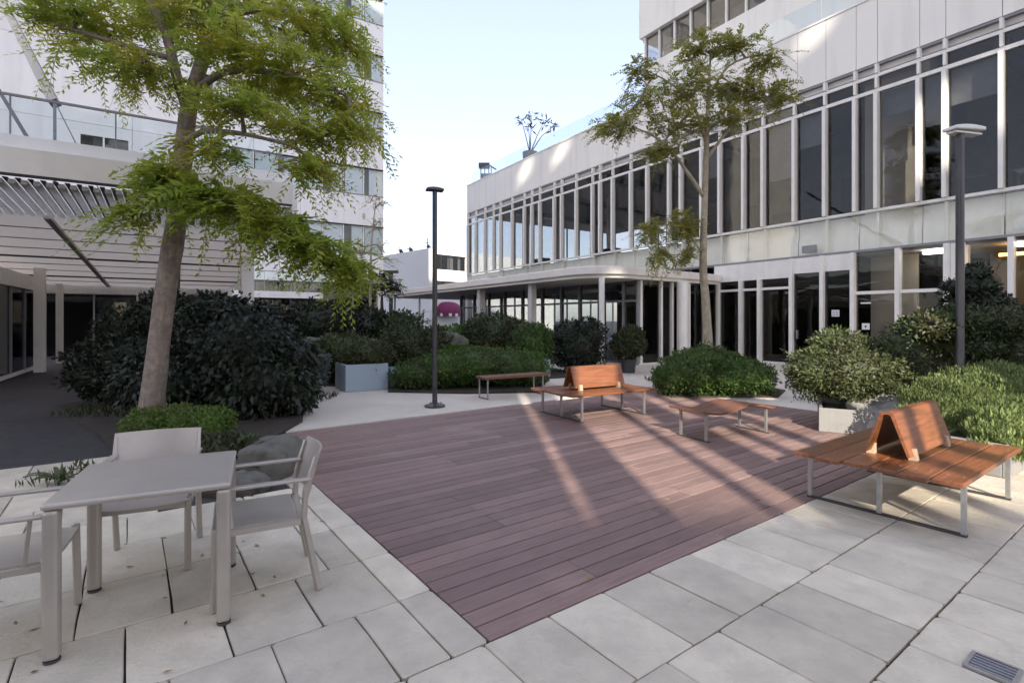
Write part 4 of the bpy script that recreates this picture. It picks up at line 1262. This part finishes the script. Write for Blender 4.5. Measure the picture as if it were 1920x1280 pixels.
def armchair(label):
    """faces +y"""
    t = thing('armchair', label, 'chair', (0, 0, 0), 'metal armchairs at the table')
    mt = X['taupe']
    # seat: shallow dished sheet
    m = MB(Frame((0, 0), (0, 1), (1, 0)))
    top = [(-0.235 + 0.47 * k / 8, 0.445 - 0.014 * math.sin(math.pi * k / 8)) for k in range(9)]
    m.strip(top + [(x, z - 0.016) for x, z in reversed(top)], -0.215, 0.225)
    m.build('seat', mt, t)
    # backrest: curved upright sheet
    m = MB()
    prof = [(-0.26 + 0.52 * k / 28, -0.245 - 0.045 * math.sin(math.pi * k / 28)) for k in range(29)]
    poly = prof + [(x, y - 0.012) for x, y in reversed(prof)]
    i0 = len(m.v); n = len(poly)
    for z, lean in ((0.53, 0.0), (0.81, -0.075)):
        for x, y in poly:
            m.v.append((x, y + lean, z))
    m.f.append(tuple(reversed(range(n)))); m.f.append(tuple(range(n, 2 * n)))
    for k in range(n):
        j = (k + 1) % n
        m.f.append((k, j, n + j, n + k))
    m.build('backrest', mt, t)
    for sx in (-1, 1):
        x = sx * 0.25
        MB().bar((x, 0.215, 0.0), (x, 0.205, 0.455), 0.034).build('leg', mt, t, bevel=0.006)
        MB().tube([(x, -0.33, 0.0), (x, -0.245, 0.44), (x, -0.255, 0.60), (x, -0.31, 0.79)], [0.025, 0.022, 0.019, 0.014], 4).build('leg', mt, t, bevel=0.005)
        MB().box(x - 0.024, x + 0.024, -0.285, 0.20, 0.655, 0.672).build('armrest', mt, t, bevel=0.006)
        MB().bar((x, 0.13, 0.445), (x, 0.15, 0.655), 0.016).build('arm_support', mt, t)
        MB().box(x - 0.013, x + 0.013, -0.23, 0.20, 0.405, 0.435).build('side_rail', mt, t)
    MB().box(-0.235, 0.235, 0.19, 0.215, 0.405, 0.432).build('front_rail', mt, t)
    MB().box(-0.235, 0.235, -0.25, -0.225, 0.405, 0.432).build('rear_rail', mt, t)
    return t
ch = armchair('taupe metal armchair on the deck side of the table, seen from its side')
ch.location = (-1.56, 3.17, 0); ch.rotation_euler = (0, 0, R(90 + 28))
copy_thing(ch, (-2.40, 3.44, 0), R(180 + 24), 'taupe metal armchair behind the table, its blank back panel above the tabletop')
copy_thing(ch, (-2.53, 2.62, 0), R(-90 + 27), 'taupe metal armchair cut off by the left picture edge')

# ------------------------------------------------------------------ benches
def plank_mesh(m, x0, x1, y0, y1, z0, z1, c=0.006):
    m.slab(x0, x1, y0, y1, z0, z1, c)
def double_bench(label):
    t = thing('double_bench', label, 'bench', (0, 0, 0), 'two-sided wooden benches')
    for i in range(6):
        y0 = -0.585 + i * 0.196
        dx = (0.03, -0.02, 0.0, 0.02, -0.03, 0.015)[i]
        m = MB(); plank_mesh(m, -0.9 + dx, 0.9 + dx, y0, y0 + 0.186, 0.405, 0.437)
        pl = m.build('seat_plank', X['wood'], t)
        for x in (-0.66, 0.68):
            for q in (0.045, 0.14):
                MB().tube([(x, y0 + q, 0.436), (x, y0 + q, 0.4385)], 0.007, 8).build('screw', X['steel'], pl)
    # backrest: one sheet bent into a narrow upside-down V
    xa, xb = -0.50, 0.60
    outer = [(-0.165, 0.475), (-0.05, 0.81)]
    for k in range(1, 8):
        a = math.pi - math.pi * k / 8
        outer.append((0.05 * math.cos(a), 0.81 + 0.018 * math.sin(a)))
    outer += [(0.05, 0.81), (0.165, 0.475)]
    inner = [(y * (0.88 if abs(y) > 0.08 else 0.62), z - 0.022 if z > 0.6 else z) for y, z in outer]
    inner[0] = (-0.143, 0.472); inner[-1] = (0.143, 0.472)
    n = len(outer)
    for lo_, hi_, nm in ((0, 2, 'backrest_panel'), (1, n - 1, 'backrest_ridge'), (n - 2, n, 'backrest_panel')):
        m = MB()
        o_, i_ = outer[lo_:hi_], inner[lo_:hi_]
        m.strip(o_ + list(reversed(i_)), xa, xb)
        m.build(nm, X['wood'], t)
    for x in (xa + 0.12, xb - 0.14):
        for sy in (-1, 1):
            m = MB(Frame((0, 0), (1, 0)))
            m.strip([(sy * 0.125, 0.438), (sy * 0.185, 0.438), (sy * 0.168, 0.53), (sy * 0.118, 0.53)][::sy], x - 0.03, x + 0.03)
            m.build('bracket', X['wood_pale'], t)
    for x in (-0.66, 0.68):
        for y in (-0.54, 0.0, 0.54):
            MB().box(x - 0.016, x + 0.016, y - 0.016, y + 0.016, 0.016, 0.378).build('leg', X['steel'], t)
        MB().box(x - 0.02, x + 0.02, -0.56, 0.56, 0.0, 0.016).build('runner', X['dark_line'], t)
        MB().box(x - 0.018, x + 0.018, -0.56, 0.56, 0.379, 0.404).build('seat_rail', X['steel'], t)
    return t
b1 = double_bench('two-sided orange wooden bench nearest the viewer at the right deck edge')
b1.location = (3.56, 4.68, 0); b1.rotation_euler = (0, 0, R(36.2))
copy_thing(b1, (1.38, 8.94, 0.0), R(31), 'two-sided orange wooden bench farther back, in front of the canopy column')

wv = thing('wavy_bench', 'low backless bench with a wavy brown seat between the two-sided benches', 'bench', (0, 0, 0))
for i in range(3):
    m = MB(Frame((0, 0), (0, 1), (1, 0)))
    top = [(-0.76 + 1.52 * k / 24, 0.405 + 0.035 * math.sin(2 * math.pi * (k / 24) * 1.3 + 2.6)) for k in range(25)]
    y0 = -0.285 + i * 0.192
    m.strip(top + [(x, z - 0.028) for x, z in reversed(top)], y0, y0 + 0.184)
    m.build('seat_plank', X['wood_dark'], wv)
for x in (-0.60, 0.60):
    for y in (-0.22, 0.22):
        MB().box(x - 0.015, x + 0.015, y - 0.015, y + 0.015, 0.014, 0.37).build('leg', X['steel'], wv)
    MB().box(x - 0.018, x + 0.018, -0.27, 0.27, 0.0, 0.014).build('runner', X['dark_line'], wv)
    MB().box(x - 0.015, x + 0.015, -0.25, 0.25, 0.345, 0.366).build('seat_rail', X['steel'], wv)
wv.location = (2.98, 7.32, 0); wv.rotation_euler = (0, 0, R(28))

fb = thing('plank_bench', 'low red-brown plank bench before the clipped hedge mound', 'bench', (0, 0, 0))
for i in range(2):
    m = MB(); plank_mesh(m, -0.8, 0.8, -0.2 + i * 0.2, -0.01 + i * 0.2, 0.40, 0.45)
    m.build('seat_plank', X['wood_dark'], fb)
for x in (-0.72, 0.66):
    for y in (-0.17, 0.17):
        MB().box(x - 0.012, x + 0.012, y - 0.012, y + 0.012, 0.012, 0.399).build('leg', X['steel'], fb)
    MB().box(x - 0.014, x + 0.014, -0.19, 0.19, 0.0, 0.012).build('runner', X['dark_line'], fb)
fb.location = (0.02, 11.05, 0); fb.rotation_euler = (0, 0, R(33))

# ------------------------------------------------------------------ planters, rocks, drain
def planter(label, x, y, ax, la, lb_, h, material, group='planter boxes'):
    f = Frame((x, y), ax)
    t = thing('planter', label, 'planter', (x, y, 0), group)
    w = 0.045
    m = MB(f)
    m.box(0, la, 0, w, 0, h).box(0, la, lb_ - w, lb_, 0, h).box(0, w, w, lb_ - w, 0, h).box(la - w, la, w, lb_ - w, 0, h)
    m.build('box', material, t, bevel=0.008)
    MB(f).box(w, la - w, w, lb_ - w, 0.02, h - 0.05).build('soil', X['soil'], t)
    return t
UA = (0.84, 0.54)
planter('large pale blue-grey planter box left of the lamp post', -3.7, 11.57, UA, 0.98, 0.9, 0.60, X['planter_blue'])
planter('smaller low blue-grey planter box tucked behind the large one', -2.86, 12.25, UA, 0.62, 0.5, 0.46, X['planter_blue'])
planter('narrow upright blue-white planter box at the end of the hedge mound', 0.72, 14.35, UA, 0.42, 0.42, 0.50, X['planter_blue'])
planter('pale grey planter box under the broad clipped bush, right of the wavy bench', 4.42, 7.5, (0.86, -0.51), 1.0, 0.95, 0.34, X['planter_white'])
planter('small grey planter box half hidden behind the pale one', 4.86, 8.28, (0.86, -0.51), 0.5, 0.5, 0.40, X['planter_white'])
planter('low pale planter box behind the right end of the near bench', 5.0, 5.25, UA, 0.75, 0.6, 0.34, X['planter_white'])

def rock(label, x, y, z, sx, sy, sz, material, seed, name='boulder'):
    rg = random.Random(seed)
    t = thing(name, label, 'rock', (x, y, z))
    nu, nv = 30, 16
    ph = [rg.uniform(0, 6.28) for _ in range(6)]
    v, f = [], []
    for j in range(nv + 1):
        for i in range(nu):
            a = 2 * math.pi * i / nu; b = math.pi * (j / nv - 0.5)
            d = Vector((math.cos(b) * math.cos(a), math.cos(b) * math.sin(a), math.sin(b)))
            r = 1 + 0.13 * math.sin(3 * d.x + ph[0]) + 0.12 * math.sin(4 * d.y + ph[1]) + 0.08 * math.sin(7 * d.z + 3 * d.x + ph[2]) + 0.05 * math.sin(11 * d.y + ph[3] + 5 * d.z) + 0.05 * math.sin(17 * d.x + 9 * d.y + ph[4]) * math.sin(13 * d.z + ph[5]) + rg.uniform(-0.025, 0.025)
            p = Vector((abs(d.x) ** 0.75 * math.copysign(1, d.x), abs(d.y) ** 0.75 * math.copysign(1, d.y), abs(d.z) ** 0.7 * math.copysign(1, d.z))) * r
            v.append((p.x * sx, p.y * sy, p.z * sz))
    for j in range(nv):
        for i in range(nu):
            f.append((j * nu + i, j * nu + (i + 1) % nu, (j + 1) * nu + (i + 1) % nu, (j + 1) * nu + i))
    me = bpy.data.meshes.new('stone_body'); me.from_pydata(v, [], f)
    me.polygons.foreach_set('use_smooth', [True] * len(me.polygons))
    finish('stone_body', me, material, t)
    return t
rock('mossy grey-green boulder behind the right-hand armchair', -2.56, 5.5, 0.1, 0.36, 0.27, 0.25, X['rock'], 1)
rock('flat brown stone edging the bed behind the table', -3.3, 4.92, 0.04, 0.3, 0.14, 0.12, X['rock'], 6)
rock('low jagged stone at the corner of the bed, nearest the deck', -2.5, 4.95, 0.03, 0.2, 0.13, 0.11, X['rock'], 7)
rock('pale grey rock between the broad bush and the grassy shrub', 5.35, 7.35, 0.2, 0.5, 0.4, 0.33, X['rock_white'], 2)
rock('brownish boulder with a flat top above the lawn mound', -1.85, 15.2, 0.75, 0.62, 0.45, 0.42, X['rock'], 3)
rock('small low stone right of the brownish boulder', -1.1, 14.8, 0.62, 0.36, 0.3, 0.2, X['rock'], 4)
rock('long flat dark rock among the shrubs left of the planters', -5.1, 14.2, 0.85, 0.8, 0.5, 0.3, X['rock'], 5)

gx, gy, _ = DK.p(1.90, -1.355)
dr_ = thing('drain_grate', 'small metal drain grate set in the paving, lower right corner', 'drain', (2.2, 2.385, 0.0))
G = Frame((2.2, 2.385), DK.x)
MB(G).box(-0.06, 0.08, -0.075, 0.075, -0.01, 0.002).build('pan', X['dark_line'], dr_)
for (a0, a1, b0, b1) in ((-0.075, 0.095, -0.09, -0.075), (-0.075, 0.095, 0.075, 0.09), (-0.075, -0.06, -0.0749, 0.0749), (0.08, 0.095, -0.0749, 0.0749)):
    MB(G).box(a0, a1, b0, b1, -0.01, 0.011).build('rim', X['steel'], dr_)
for k in range(5):
    a0 = -0.05 + k * 0.027
    MB(G).box(a0, a0 + 0.012, -0.0748, 0.0748, 0.0022, 0.009).build('grate_bar', X['grey_metal'], dr_)

# ------------------------------------------------------------------ shrubs and small plants
DG = 'dark shrubs under the left canopy'
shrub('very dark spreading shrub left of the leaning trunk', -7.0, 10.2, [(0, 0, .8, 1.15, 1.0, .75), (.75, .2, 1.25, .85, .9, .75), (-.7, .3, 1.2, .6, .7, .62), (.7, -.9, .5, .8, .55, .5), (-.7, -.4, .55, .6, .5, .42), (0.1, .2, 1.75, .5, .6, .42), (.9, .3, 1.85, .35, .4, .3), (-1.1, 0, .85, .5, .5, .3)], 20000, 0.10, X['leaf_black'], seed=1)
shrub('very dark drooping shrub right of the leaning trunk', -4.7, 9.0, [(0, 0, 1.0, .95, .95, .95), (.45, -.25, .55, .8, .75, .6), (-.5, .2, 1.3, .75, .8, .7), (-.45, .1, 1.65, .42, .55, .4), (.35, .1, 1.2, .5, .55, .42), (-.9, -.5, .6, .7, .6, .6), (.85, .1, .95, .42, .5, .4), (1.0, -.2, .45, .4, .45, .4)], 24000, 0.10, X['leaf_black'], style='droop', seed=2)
shrub('low bright green box hedge at the foot of the leaning tree', -4.38, 6.85, [(-.38, 0, .22, .32, .28, .21), (0, .05, .25, .38, .30, .22), (.36, 0, .23, .34, .28, .22)], 8500, 0.045, X['leaf_bright'], cat='hedge', name='hedge', seed=3)
MG = 'background shrubs'
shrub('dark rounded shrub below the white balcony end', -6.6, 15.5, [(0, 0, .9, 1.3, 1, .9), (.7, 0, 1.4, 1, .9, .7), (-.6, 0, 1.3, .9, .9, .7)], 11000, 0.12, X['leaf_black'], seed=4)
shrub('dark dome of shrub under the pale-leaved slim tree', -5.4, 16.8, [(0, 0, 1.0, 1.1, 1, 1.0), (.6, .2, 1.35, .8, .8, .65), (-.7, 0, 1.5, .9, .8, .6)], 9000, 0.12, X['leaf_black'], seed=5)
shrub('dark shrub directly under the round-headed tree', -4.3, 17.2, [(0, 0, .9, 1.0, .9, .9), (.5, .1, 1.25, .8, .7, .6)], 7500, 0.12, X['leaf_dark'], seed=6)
shrub('flat-topped brownish-green shrub behind the blue-grey planter', -4.35, 13.3, [(0, 0, .75, .75, .6, .5), (.5, .1, .65, .5, .5, .45), (-.5, 0, .6, .5, .5, .45)], 7000, 0.08, X['leaf_olive'], seed=7)
shrub('olive shrub growing out of the large blue-grey planter', -3.42, 12.3, [(0, 0, .75, .5, .4, .33), (.3, .1, .8, .3, .3, .3), (-.35, -.05, .72, .3, .3, .25)], 5500, 0.065, X['leaf_olive'], seed=8)
shrub('mid green loose shrub left of the dark lamp post', -2.65, 13.9, [(0, 0, .75, .8, .7, .65), (.4, .1, .95, .6, .6, .45), (-.4, 0, .9, .6, .6, .5)], 8500, 0.085, X['leaf_dark'], seed=9)
shrub('silvery fine-leaved shrub beside the dark planter side', -4.55, 11.5, [(0, 0, .35, .45, .4, .35), (.1, .1, .65, .35, .35, .3)], 4500, 0.06, X['leaf_silver'], seed=10)
shrub('long clipped hedge mound behind the plank bench', -0.95, 12.45, [(-1.25, -.25, .30, .65, .6, .34), (-.6, -.1, .45, .75, .7, .42), (.1, 0, .50, .8, .75, .44), (.8, .1, .48, .75, .7, .42), (1.35, .25, .42, .55, .6, .40)], 24000, 0.06, X['leaf_mid'], cat='hedge', name='hedge', seed=11)
shrub('deep green shrub behind the brownish boulder', -2.0, 17.3, [(0, 0, .8, 1.1, .9, .62), (.7, 0, .9, .8, .8, .55)], 8500, 0.10, X['leaf_mid'], seed=12)
shrub('bushy green shrub in front of the canopy posts', -0.45, 16.6, [(0, 0, .9, 1.0, .9, .85), (.6, -.2, 1.0, .7, .7, .6), (-.5, .2, 1.2, .6, .6, .55)], 9500, 0.10, X['leaf_dark'], seed=13)
shrub('lighter green shrub at the right end of the bed before the glazed lobby', 0.55, 15.6, [(0, 0, .75, .65, .6, .65), (.2, .1, 1.1, .45, .45, .4)], 6500, 0.085, X['leaf_mid'], seed=14)
shrub('dark bush left of the thin white canopy column', 2.05, 16.0, [(0, 0, .7, .8, .7, .7), (.25, .1, 1.2, .6, .5, .45), (-.3, 0, 1.1, .5, .5, .45)], 9000, 0.085, X['leaf_black'], seed=15)
pot = thing('plant_pot', 'dark round pot right of the thin white canopy column', 'plant pot', (3.55, 15.9, 0))
MB().tube([(3.55, 15.9, 0), (3.55, 15.9, 0.42)], [0.2, 0.25], 20).build('pot_body', X['dark_line'], pot)
shrub('loose dark plant growing in the round pot by the column', 3.55, 15.9, [(0, 0, .85, .5, .5, .42), (.1, 0, 1.15, .35, .35, .28)], 5000, 0.08, X['leaf_dark'], seed=16)
shrub('wide fresh green bush at the foot of the slender tree', 4.35, 11.25, [(-.55, 0, .45, .65, .7, .45), (.35, -.05, .42, .75, .75, .42), (-.1, .1, .65, .65, .6, .38), (.8, .1, .35, .5, .6, .35), (-.9, 0, .3, .4, .5, .3)], 21000, 0.065, X['leaf_mid'], seed=17)
shrub('broad olive bush rising from the pale planter box', 5.02, 7.75, [(0, 0, .85, .72, .65, .46), (-.12, .1, 1.22, .36, .36, .24), (.42, 0, .85, .45, .5, .38), (-.5, 0, .82, .38, .45, .34)], 19000, 0.052, X['leaf_olive'], seed=18)
shrub('pale yellow-green grassy shrub filling the right edge', 5.75, 6.35, [(0, 0, .45, .75, .6, .55), (.8, .1, .5, .75, .6, .55), (-.45, 0, .42, .5, .5, .48), (.3, .2, .75, .6, .5, .3)], 80000, 0.042, X['leaf_grassy'], style='blade', aspect=0.32, seed=19, core=0.7)
shrub('small grassy tuft shrub overhanging the low pale planter', 5.2, 5.5, [(0, 0, .42, .35, .3, .30), (.25, .05, .5, .3, .28, .28)], 9000, 0.055, X['leaf_grassy'], style='blade', aspect=0.28, seed=20, core=0.6)
shrub('dark twiggy shrub between the broad bush and the slab-topped shrub', 7.75, 10.0, [(0, 0, .8, .85, .7, .75), (.6, 0, .9, .7, .6, .6), (-.5, 0, .7, .5, .5, .55)], 12000, 0.07, X['leaf_olive'], seed=21, style='droop')
L_ = shrub('flat-topped dark shrub on bare stems in front of the right lamp post', 6.0, 6.95, [(0, 0, 1.58, .62, .4, .2), (.55, .05, 1.55, .6, .42, .2), (-.4, 0, 1.5, .4, .35, .17), (.1, 0, 1.25, .55, .3, .2)], 11000, 0.055, X['leaf_dark'], seed=22)
shrub('layered dark conifer in front of the orange strip light', 7.9, 9.0, [(0, 0, 2.15, .38, .38, .18), (.15, 0, 1.9, .5, .45, .16), (-.2, 0, 1.65, .5, .45, .16), (.1, 0, 2.4, .2, .2, .16)], 6500, 0.06, X['leaf_black'], name='conifer', cat='conifer', seed=23, stem=2.3)
shrub('dark green shrub at the far right under the lamp-lit windows', 9.6, 9.3, [(0, 0, .8, .9, .8, .8), (.8, 0, 1.0, .8, .8, .7)], 8000, 0.07, X['leaf_dark'], seed=24)

# grass on the little mound and ground cover in the beds
def blades(name, n, fn, h, material):
    rng = np.random.default_rng(n)
    p = fn(rng, n)
    d = nrm(rng.normal(size=(n, 3)) * 0.35 + np.array([0, 0, 1.0]))
    up = nrm(rng.normal(size=(n, 3)))
    L = h * rng.uniform(0.6, 1.4, n)
    o = finish(name, quads_mesh(name, leaf_quads(p, d, up, L, L * 0.22)), material)
    o['kind'] = 'stuff'
    return o
MND = (-1.4, 13.9, 0.0, 1.25, 0.95, 0.88)
def on_mound(rng, n):
    u = rng.uniform(-1, 1, (n, 2)); r = np.sqrt(np.maximum(0, 1 - (u ** 2).sum(1)))
    return np.stack([MND[0] + u[:, 0] * MND[3], MND[1] + u[:, 1] * MND[4], MND[5] * r ** 0.6], 1)
mv, mf = [], []
nu, nv = 28, 8
for j in range(nv + 1):
    for i in range(nu):
        t = 2 * math.pi * i / nu; q = j / nv
        mv.append((MND[0] + MND[3] * q * math.cos(t), MND[1] + MND[4] * q * math.sin(t), MND[5] * max(0, 1 - q * q) ** 0.3 - 0.02))
for j in range(nv):
    for i in range(nu):
        mf.append((j * nu + i, (j + 1) * nu + i, (j + 1) * nu + (i + 1) % nu, j * nu + (i + 1) % nu))
me = bpy.data.meshes.new('lawn_mound'); me.from_pydata(mv, [], mf)
finish('lawn_mound', me, X['soil'])['kind'] = 'structure'
blades('grass', 16000, on_mound, 0.07, X['grass'])
def in_beds(rng, n):
    b = [(-4.7, -2.45, 4.85, 5.6), (-7.6, -3.6, 8.4, 11.0), (-4.5, -3.2, 6.0, 7.0), (-9, 0.4, 12.9, 19), (5.6, 9.5, 6.2, 10.5), (3.5, 5.7, 10.9, 13.9)]
    w = np.array([(q[1] - q[0]) * (q[3] - q[2]) for q in b]); k = rng.choice(len(b), n, p=w / w.sum())
    B = np.array(b)[k]
    return np.stack([B[:, 0] + (B[:, 1] - B[:, 0]) * rng.random(n), B[:, 2] + (B[:, 3] - B[:, 2]) * rng.random(n), np.full(n, 0.02)], 1)
blades('ground_cover', 26000, in_beds, 0.10, X['leaf_dark'])

def litter(rng, n):
    q = np.concatenate([in_beds(rng, int(n * 0.86))[:, :2], np.stack([rng.uniform(-2.9, -1.4, n - int(n * 0.86)), rng.uniform(2.0, 6.5, n - int(n * 0.86))], 1)])
    return np.concatenate([q, np.full((n, 1), 0.034)], 1)
rl = np.random.default_rng(77)
pl_ = litter(rl, 5200)
pl_[:, 2] = np.where(rl.random(5200) < 0.5, 0.036, 0.042)
keep = np.ones(5200, bool); keep[int(5200 * 0.86):] = rl.random(5200 - int(5200 * 0.86)) < 0.06
pl_ = pl_[keep]
pl_[int(5200 * 0.86):, 2] = 0.006
pl_ = np.concatenate([pl_, np.stack([*np.array([DK.p(x_, y_)[:2] for x_, y_ in zip(rl.uniform(0, 6, 34), rl.beta(1.0, 1.6, 34) * 5.6)]).T, np.full(34, 0.007)], 1)])
dl = nrm(rl.normal(size=(len(pl_), 3)) * np.array([1, 1, 0.12]))
fo = finish('fallen_leaves', quads_mesh('fallen_leaves', leaf_quads(pl_, dl, nrm(np.array([0, 0, 1.0]) + rl.normal(size=(len(pl_), 3)) * 0.25), rl.uniform(0.025, 0.06, len(pl_)), rl.uniform(0.012, 0.026, len(pl_)))), X['litter'])
fo['kind'] = 'stuff'
def strap_plant(label, x, y, n, L, material, seed):
    rg = random.Random(seed)
    t = thing('strap_leaf_plant', label, 'plant', (x, y, 0.02))
    for k in range(n):
        a = 2 * math.pi * k / n + rg.uniform(-0.3, 0.3); ln = L * rg.uniform(0.7, 1.15); el = rg.uniform(0.5, 1.2)
        v, f = [], []
        for j in range(7):
            s = j / 6
            r = ln * s * math.cos(el * (1 - 0.55 * s)); z = ln * (math.sin(el) * s - 0.55 * s * s)
            w = 0.032 * (1 - s) ** 0.6 * (0.5 + s) + 0.001
            cx_, cy_ = r * math.cos(a), r * math.sin(a)
            sx_, sy_ = -math.sin(a) * w, math.cos(a) * w
            v += [(cx_ - sx_, cy_ - sy_, z + 0.01), (cx_, cy_, z), (cx_ + sx_, cy_ + sy_, z + 0.01)]
        for j in range(6):
            f += [(3 * j, 3 * j + 1, 3 * j + 4, 3 * j + 3), (3 * j + 1, 3 * j + 2, 3 * j + 5, 3 * j + 4)]
        me = bpy.data.meshes.new('leaf'); me.from_pydata(v, [], f)
        me.polygons.foreach_set('use_smooth', [True] * len(me.polygons))
        finish('leaf', me, material, t)
strap_plant('strap-leaved plant seen beneath the tabletop', -3.55, 4.95, 16, 0.42, X['leaf_silver'], 1)
strap_plant('strap-leaved plant beside the mossy boulder', -2.85, 5.1, 14, 0.36, X['leaf_olive'], 2)
strap_plant('small strap-leaved plant at the left end of the bed', -4.4, 5.05, 12, 0.3, X['leaf_olive'], 3)
shrub('low dark leafy plant in the bed behind the armchairs', -3.1, 5.55, [(0, 0, .18, .4, .3, .18), (-.5, .1, .16, .35, .3, .16)], 3500, 0.07, X['leaf_dark'], seed=30)

# ------------------------------------------------------------------ slim background trees and the terrace plant
def small_tree(label, x, y, trunk, rad, pads, leafmat, per, spray, nl, leaf, aspect=0.4, bark='bark_dark', name='tree', droop=0.4, flat=0.5):
    t = thing(name, label, 'tree', (x, y, 0))
    m = MB()
    trunk_mesh(m, trunk, rad, 8, 0.03, 3)
    an = [tuple(p) for p in smooth_path(trunk, rad, 3)[0][3:]]
    crown_parts(np.random.default_rng(int(abs(x * 100))), t, (x, y, 0), pads, leafmat, per=per, spray_len=spray, nl=nl, leaf=leaf, aspect=aspect, droop=droop, twig_mb=m, anchors=an, flat=flat)
    m.build('trunk', X[bark], t, smooth=True)
    return t
small_tree('slim sparse tree against the edge of the white tower', -5.5, 20.0, [(-5.5, 20, -0.05), (-5.45, 20, 2.5), (-5.4, 20, 4.5), (-5.2, 20, 6.4)], [0.07, 0.055, 0.035, 0.012],
           [(-5.3, 20, 5.3, .6, .6, .5, .7), (-5.8, 20, 4.2, .7, .7, .5, .9), (-4.95, 20, 6.1, .4, .4, .35, .4), (-5.0, 20, 4.4, .45, .5, .5, .5), (-4.6, 20, 4.0, .3, .4, .5, .25), (-6.3, 20, 3.4, .6, .6, .45, .8), (-5.4, 20, 3.3, .5, .5, .45, .6), (-5.5, 20.2, 6.3, .4, .4, .4, .3)],
           X['leaf_right'], 26, 0.45, 12, 0.085, bark='bark_pale', name='slim_tree')
small_tree('round-headed dark tree behind the background shrubs', -5.55, 22.0, [(-5.5, 22, -0.05), (-5.5, 22, 1.6), (-5.5, 22, 2.6)], [0.10, 0.085, 0.05],
           [(-5.5, 22, 3.05, .8, .8, .45, 2.2), (-5.0, 22, 2.95, .5, .6, .35, 1.2), (-6.1, 22, 2.9, .5, .6, .35, 1.2), (-5.5, 22, 3.4, .5, .5, .2, 1)], X['leaf_black'], 60, 0.3, 10, 0.11, name='round_tree')
small_tree('bare twiggy little tree before the far white wall', -5.0, 29.0, [(-5.0, 29, -0.05), (-5.0, 29, 1.2), (-4.9, 29, 2.2)], [0.05, 0.04, 0.02],
           [(-5.1, 29, 1.9, .6, .5, .4, .5), (-4.7, 29, 1.5, .6, .5, .35, .5)], X['leaf_dark'], 24, 0.4, 8, 0.10, name='twiggy_tree')
qx, qy, _ = FO.p(7.0, -0.95)
pt = thing('plant_pot', 'grey tub on the roof terrace holding the palm-like plant', 'plant pot', (qx, qy, 11.2))
MB().tube([(qx, qy, 11.2), (qx, qy, 12.55)], [0.42, 0.5], 16).build('pot_body', X['grey_metal'], pt)
rt = thing('rooftop_plant', 'palm-like plant in a tub on the roof terrace', 'plant', (qx, qy, 12.5))
m = MB()
tops = [(qx - 0.55, qy, 14.6), (qx + 0.1, qy, 14.9), (qx + 0.9, qy, 14.55), (qx + 1.5, qy + 0.2, 14.3), (qx - 0.1, qy, 14.2)]
for tp in tops:
    m.tube([(qx, qy, 12.45), (qx * 0.5 + tp[0] * 0.5, qy, 13.6), tp], [0.04, 0.026, 0.014], 6)
m.build('stem', X['bark_dark'], rt)
rg = np.random.default_rng(9)
V = []
for tp in tops:
    n = 26
    p = np.array(tp) + rg.normal(size=(n, 3)) * 0.14
    d = nrm(rg.normal(size=(n, 3)) * np.array([1, 1, .55]))
    V.append(leaf_quads(p, d, nrm(rg.normal(size=(n, 3))), rg.uniform(0.22, 0.6, n), rg.uniform(0.07, 0.12, n)))
finish('leaves', quads_mesh('leaves', np.concatenate(V) - np.array([qx, qy, 12.5])), X['leaf_black'], rt)
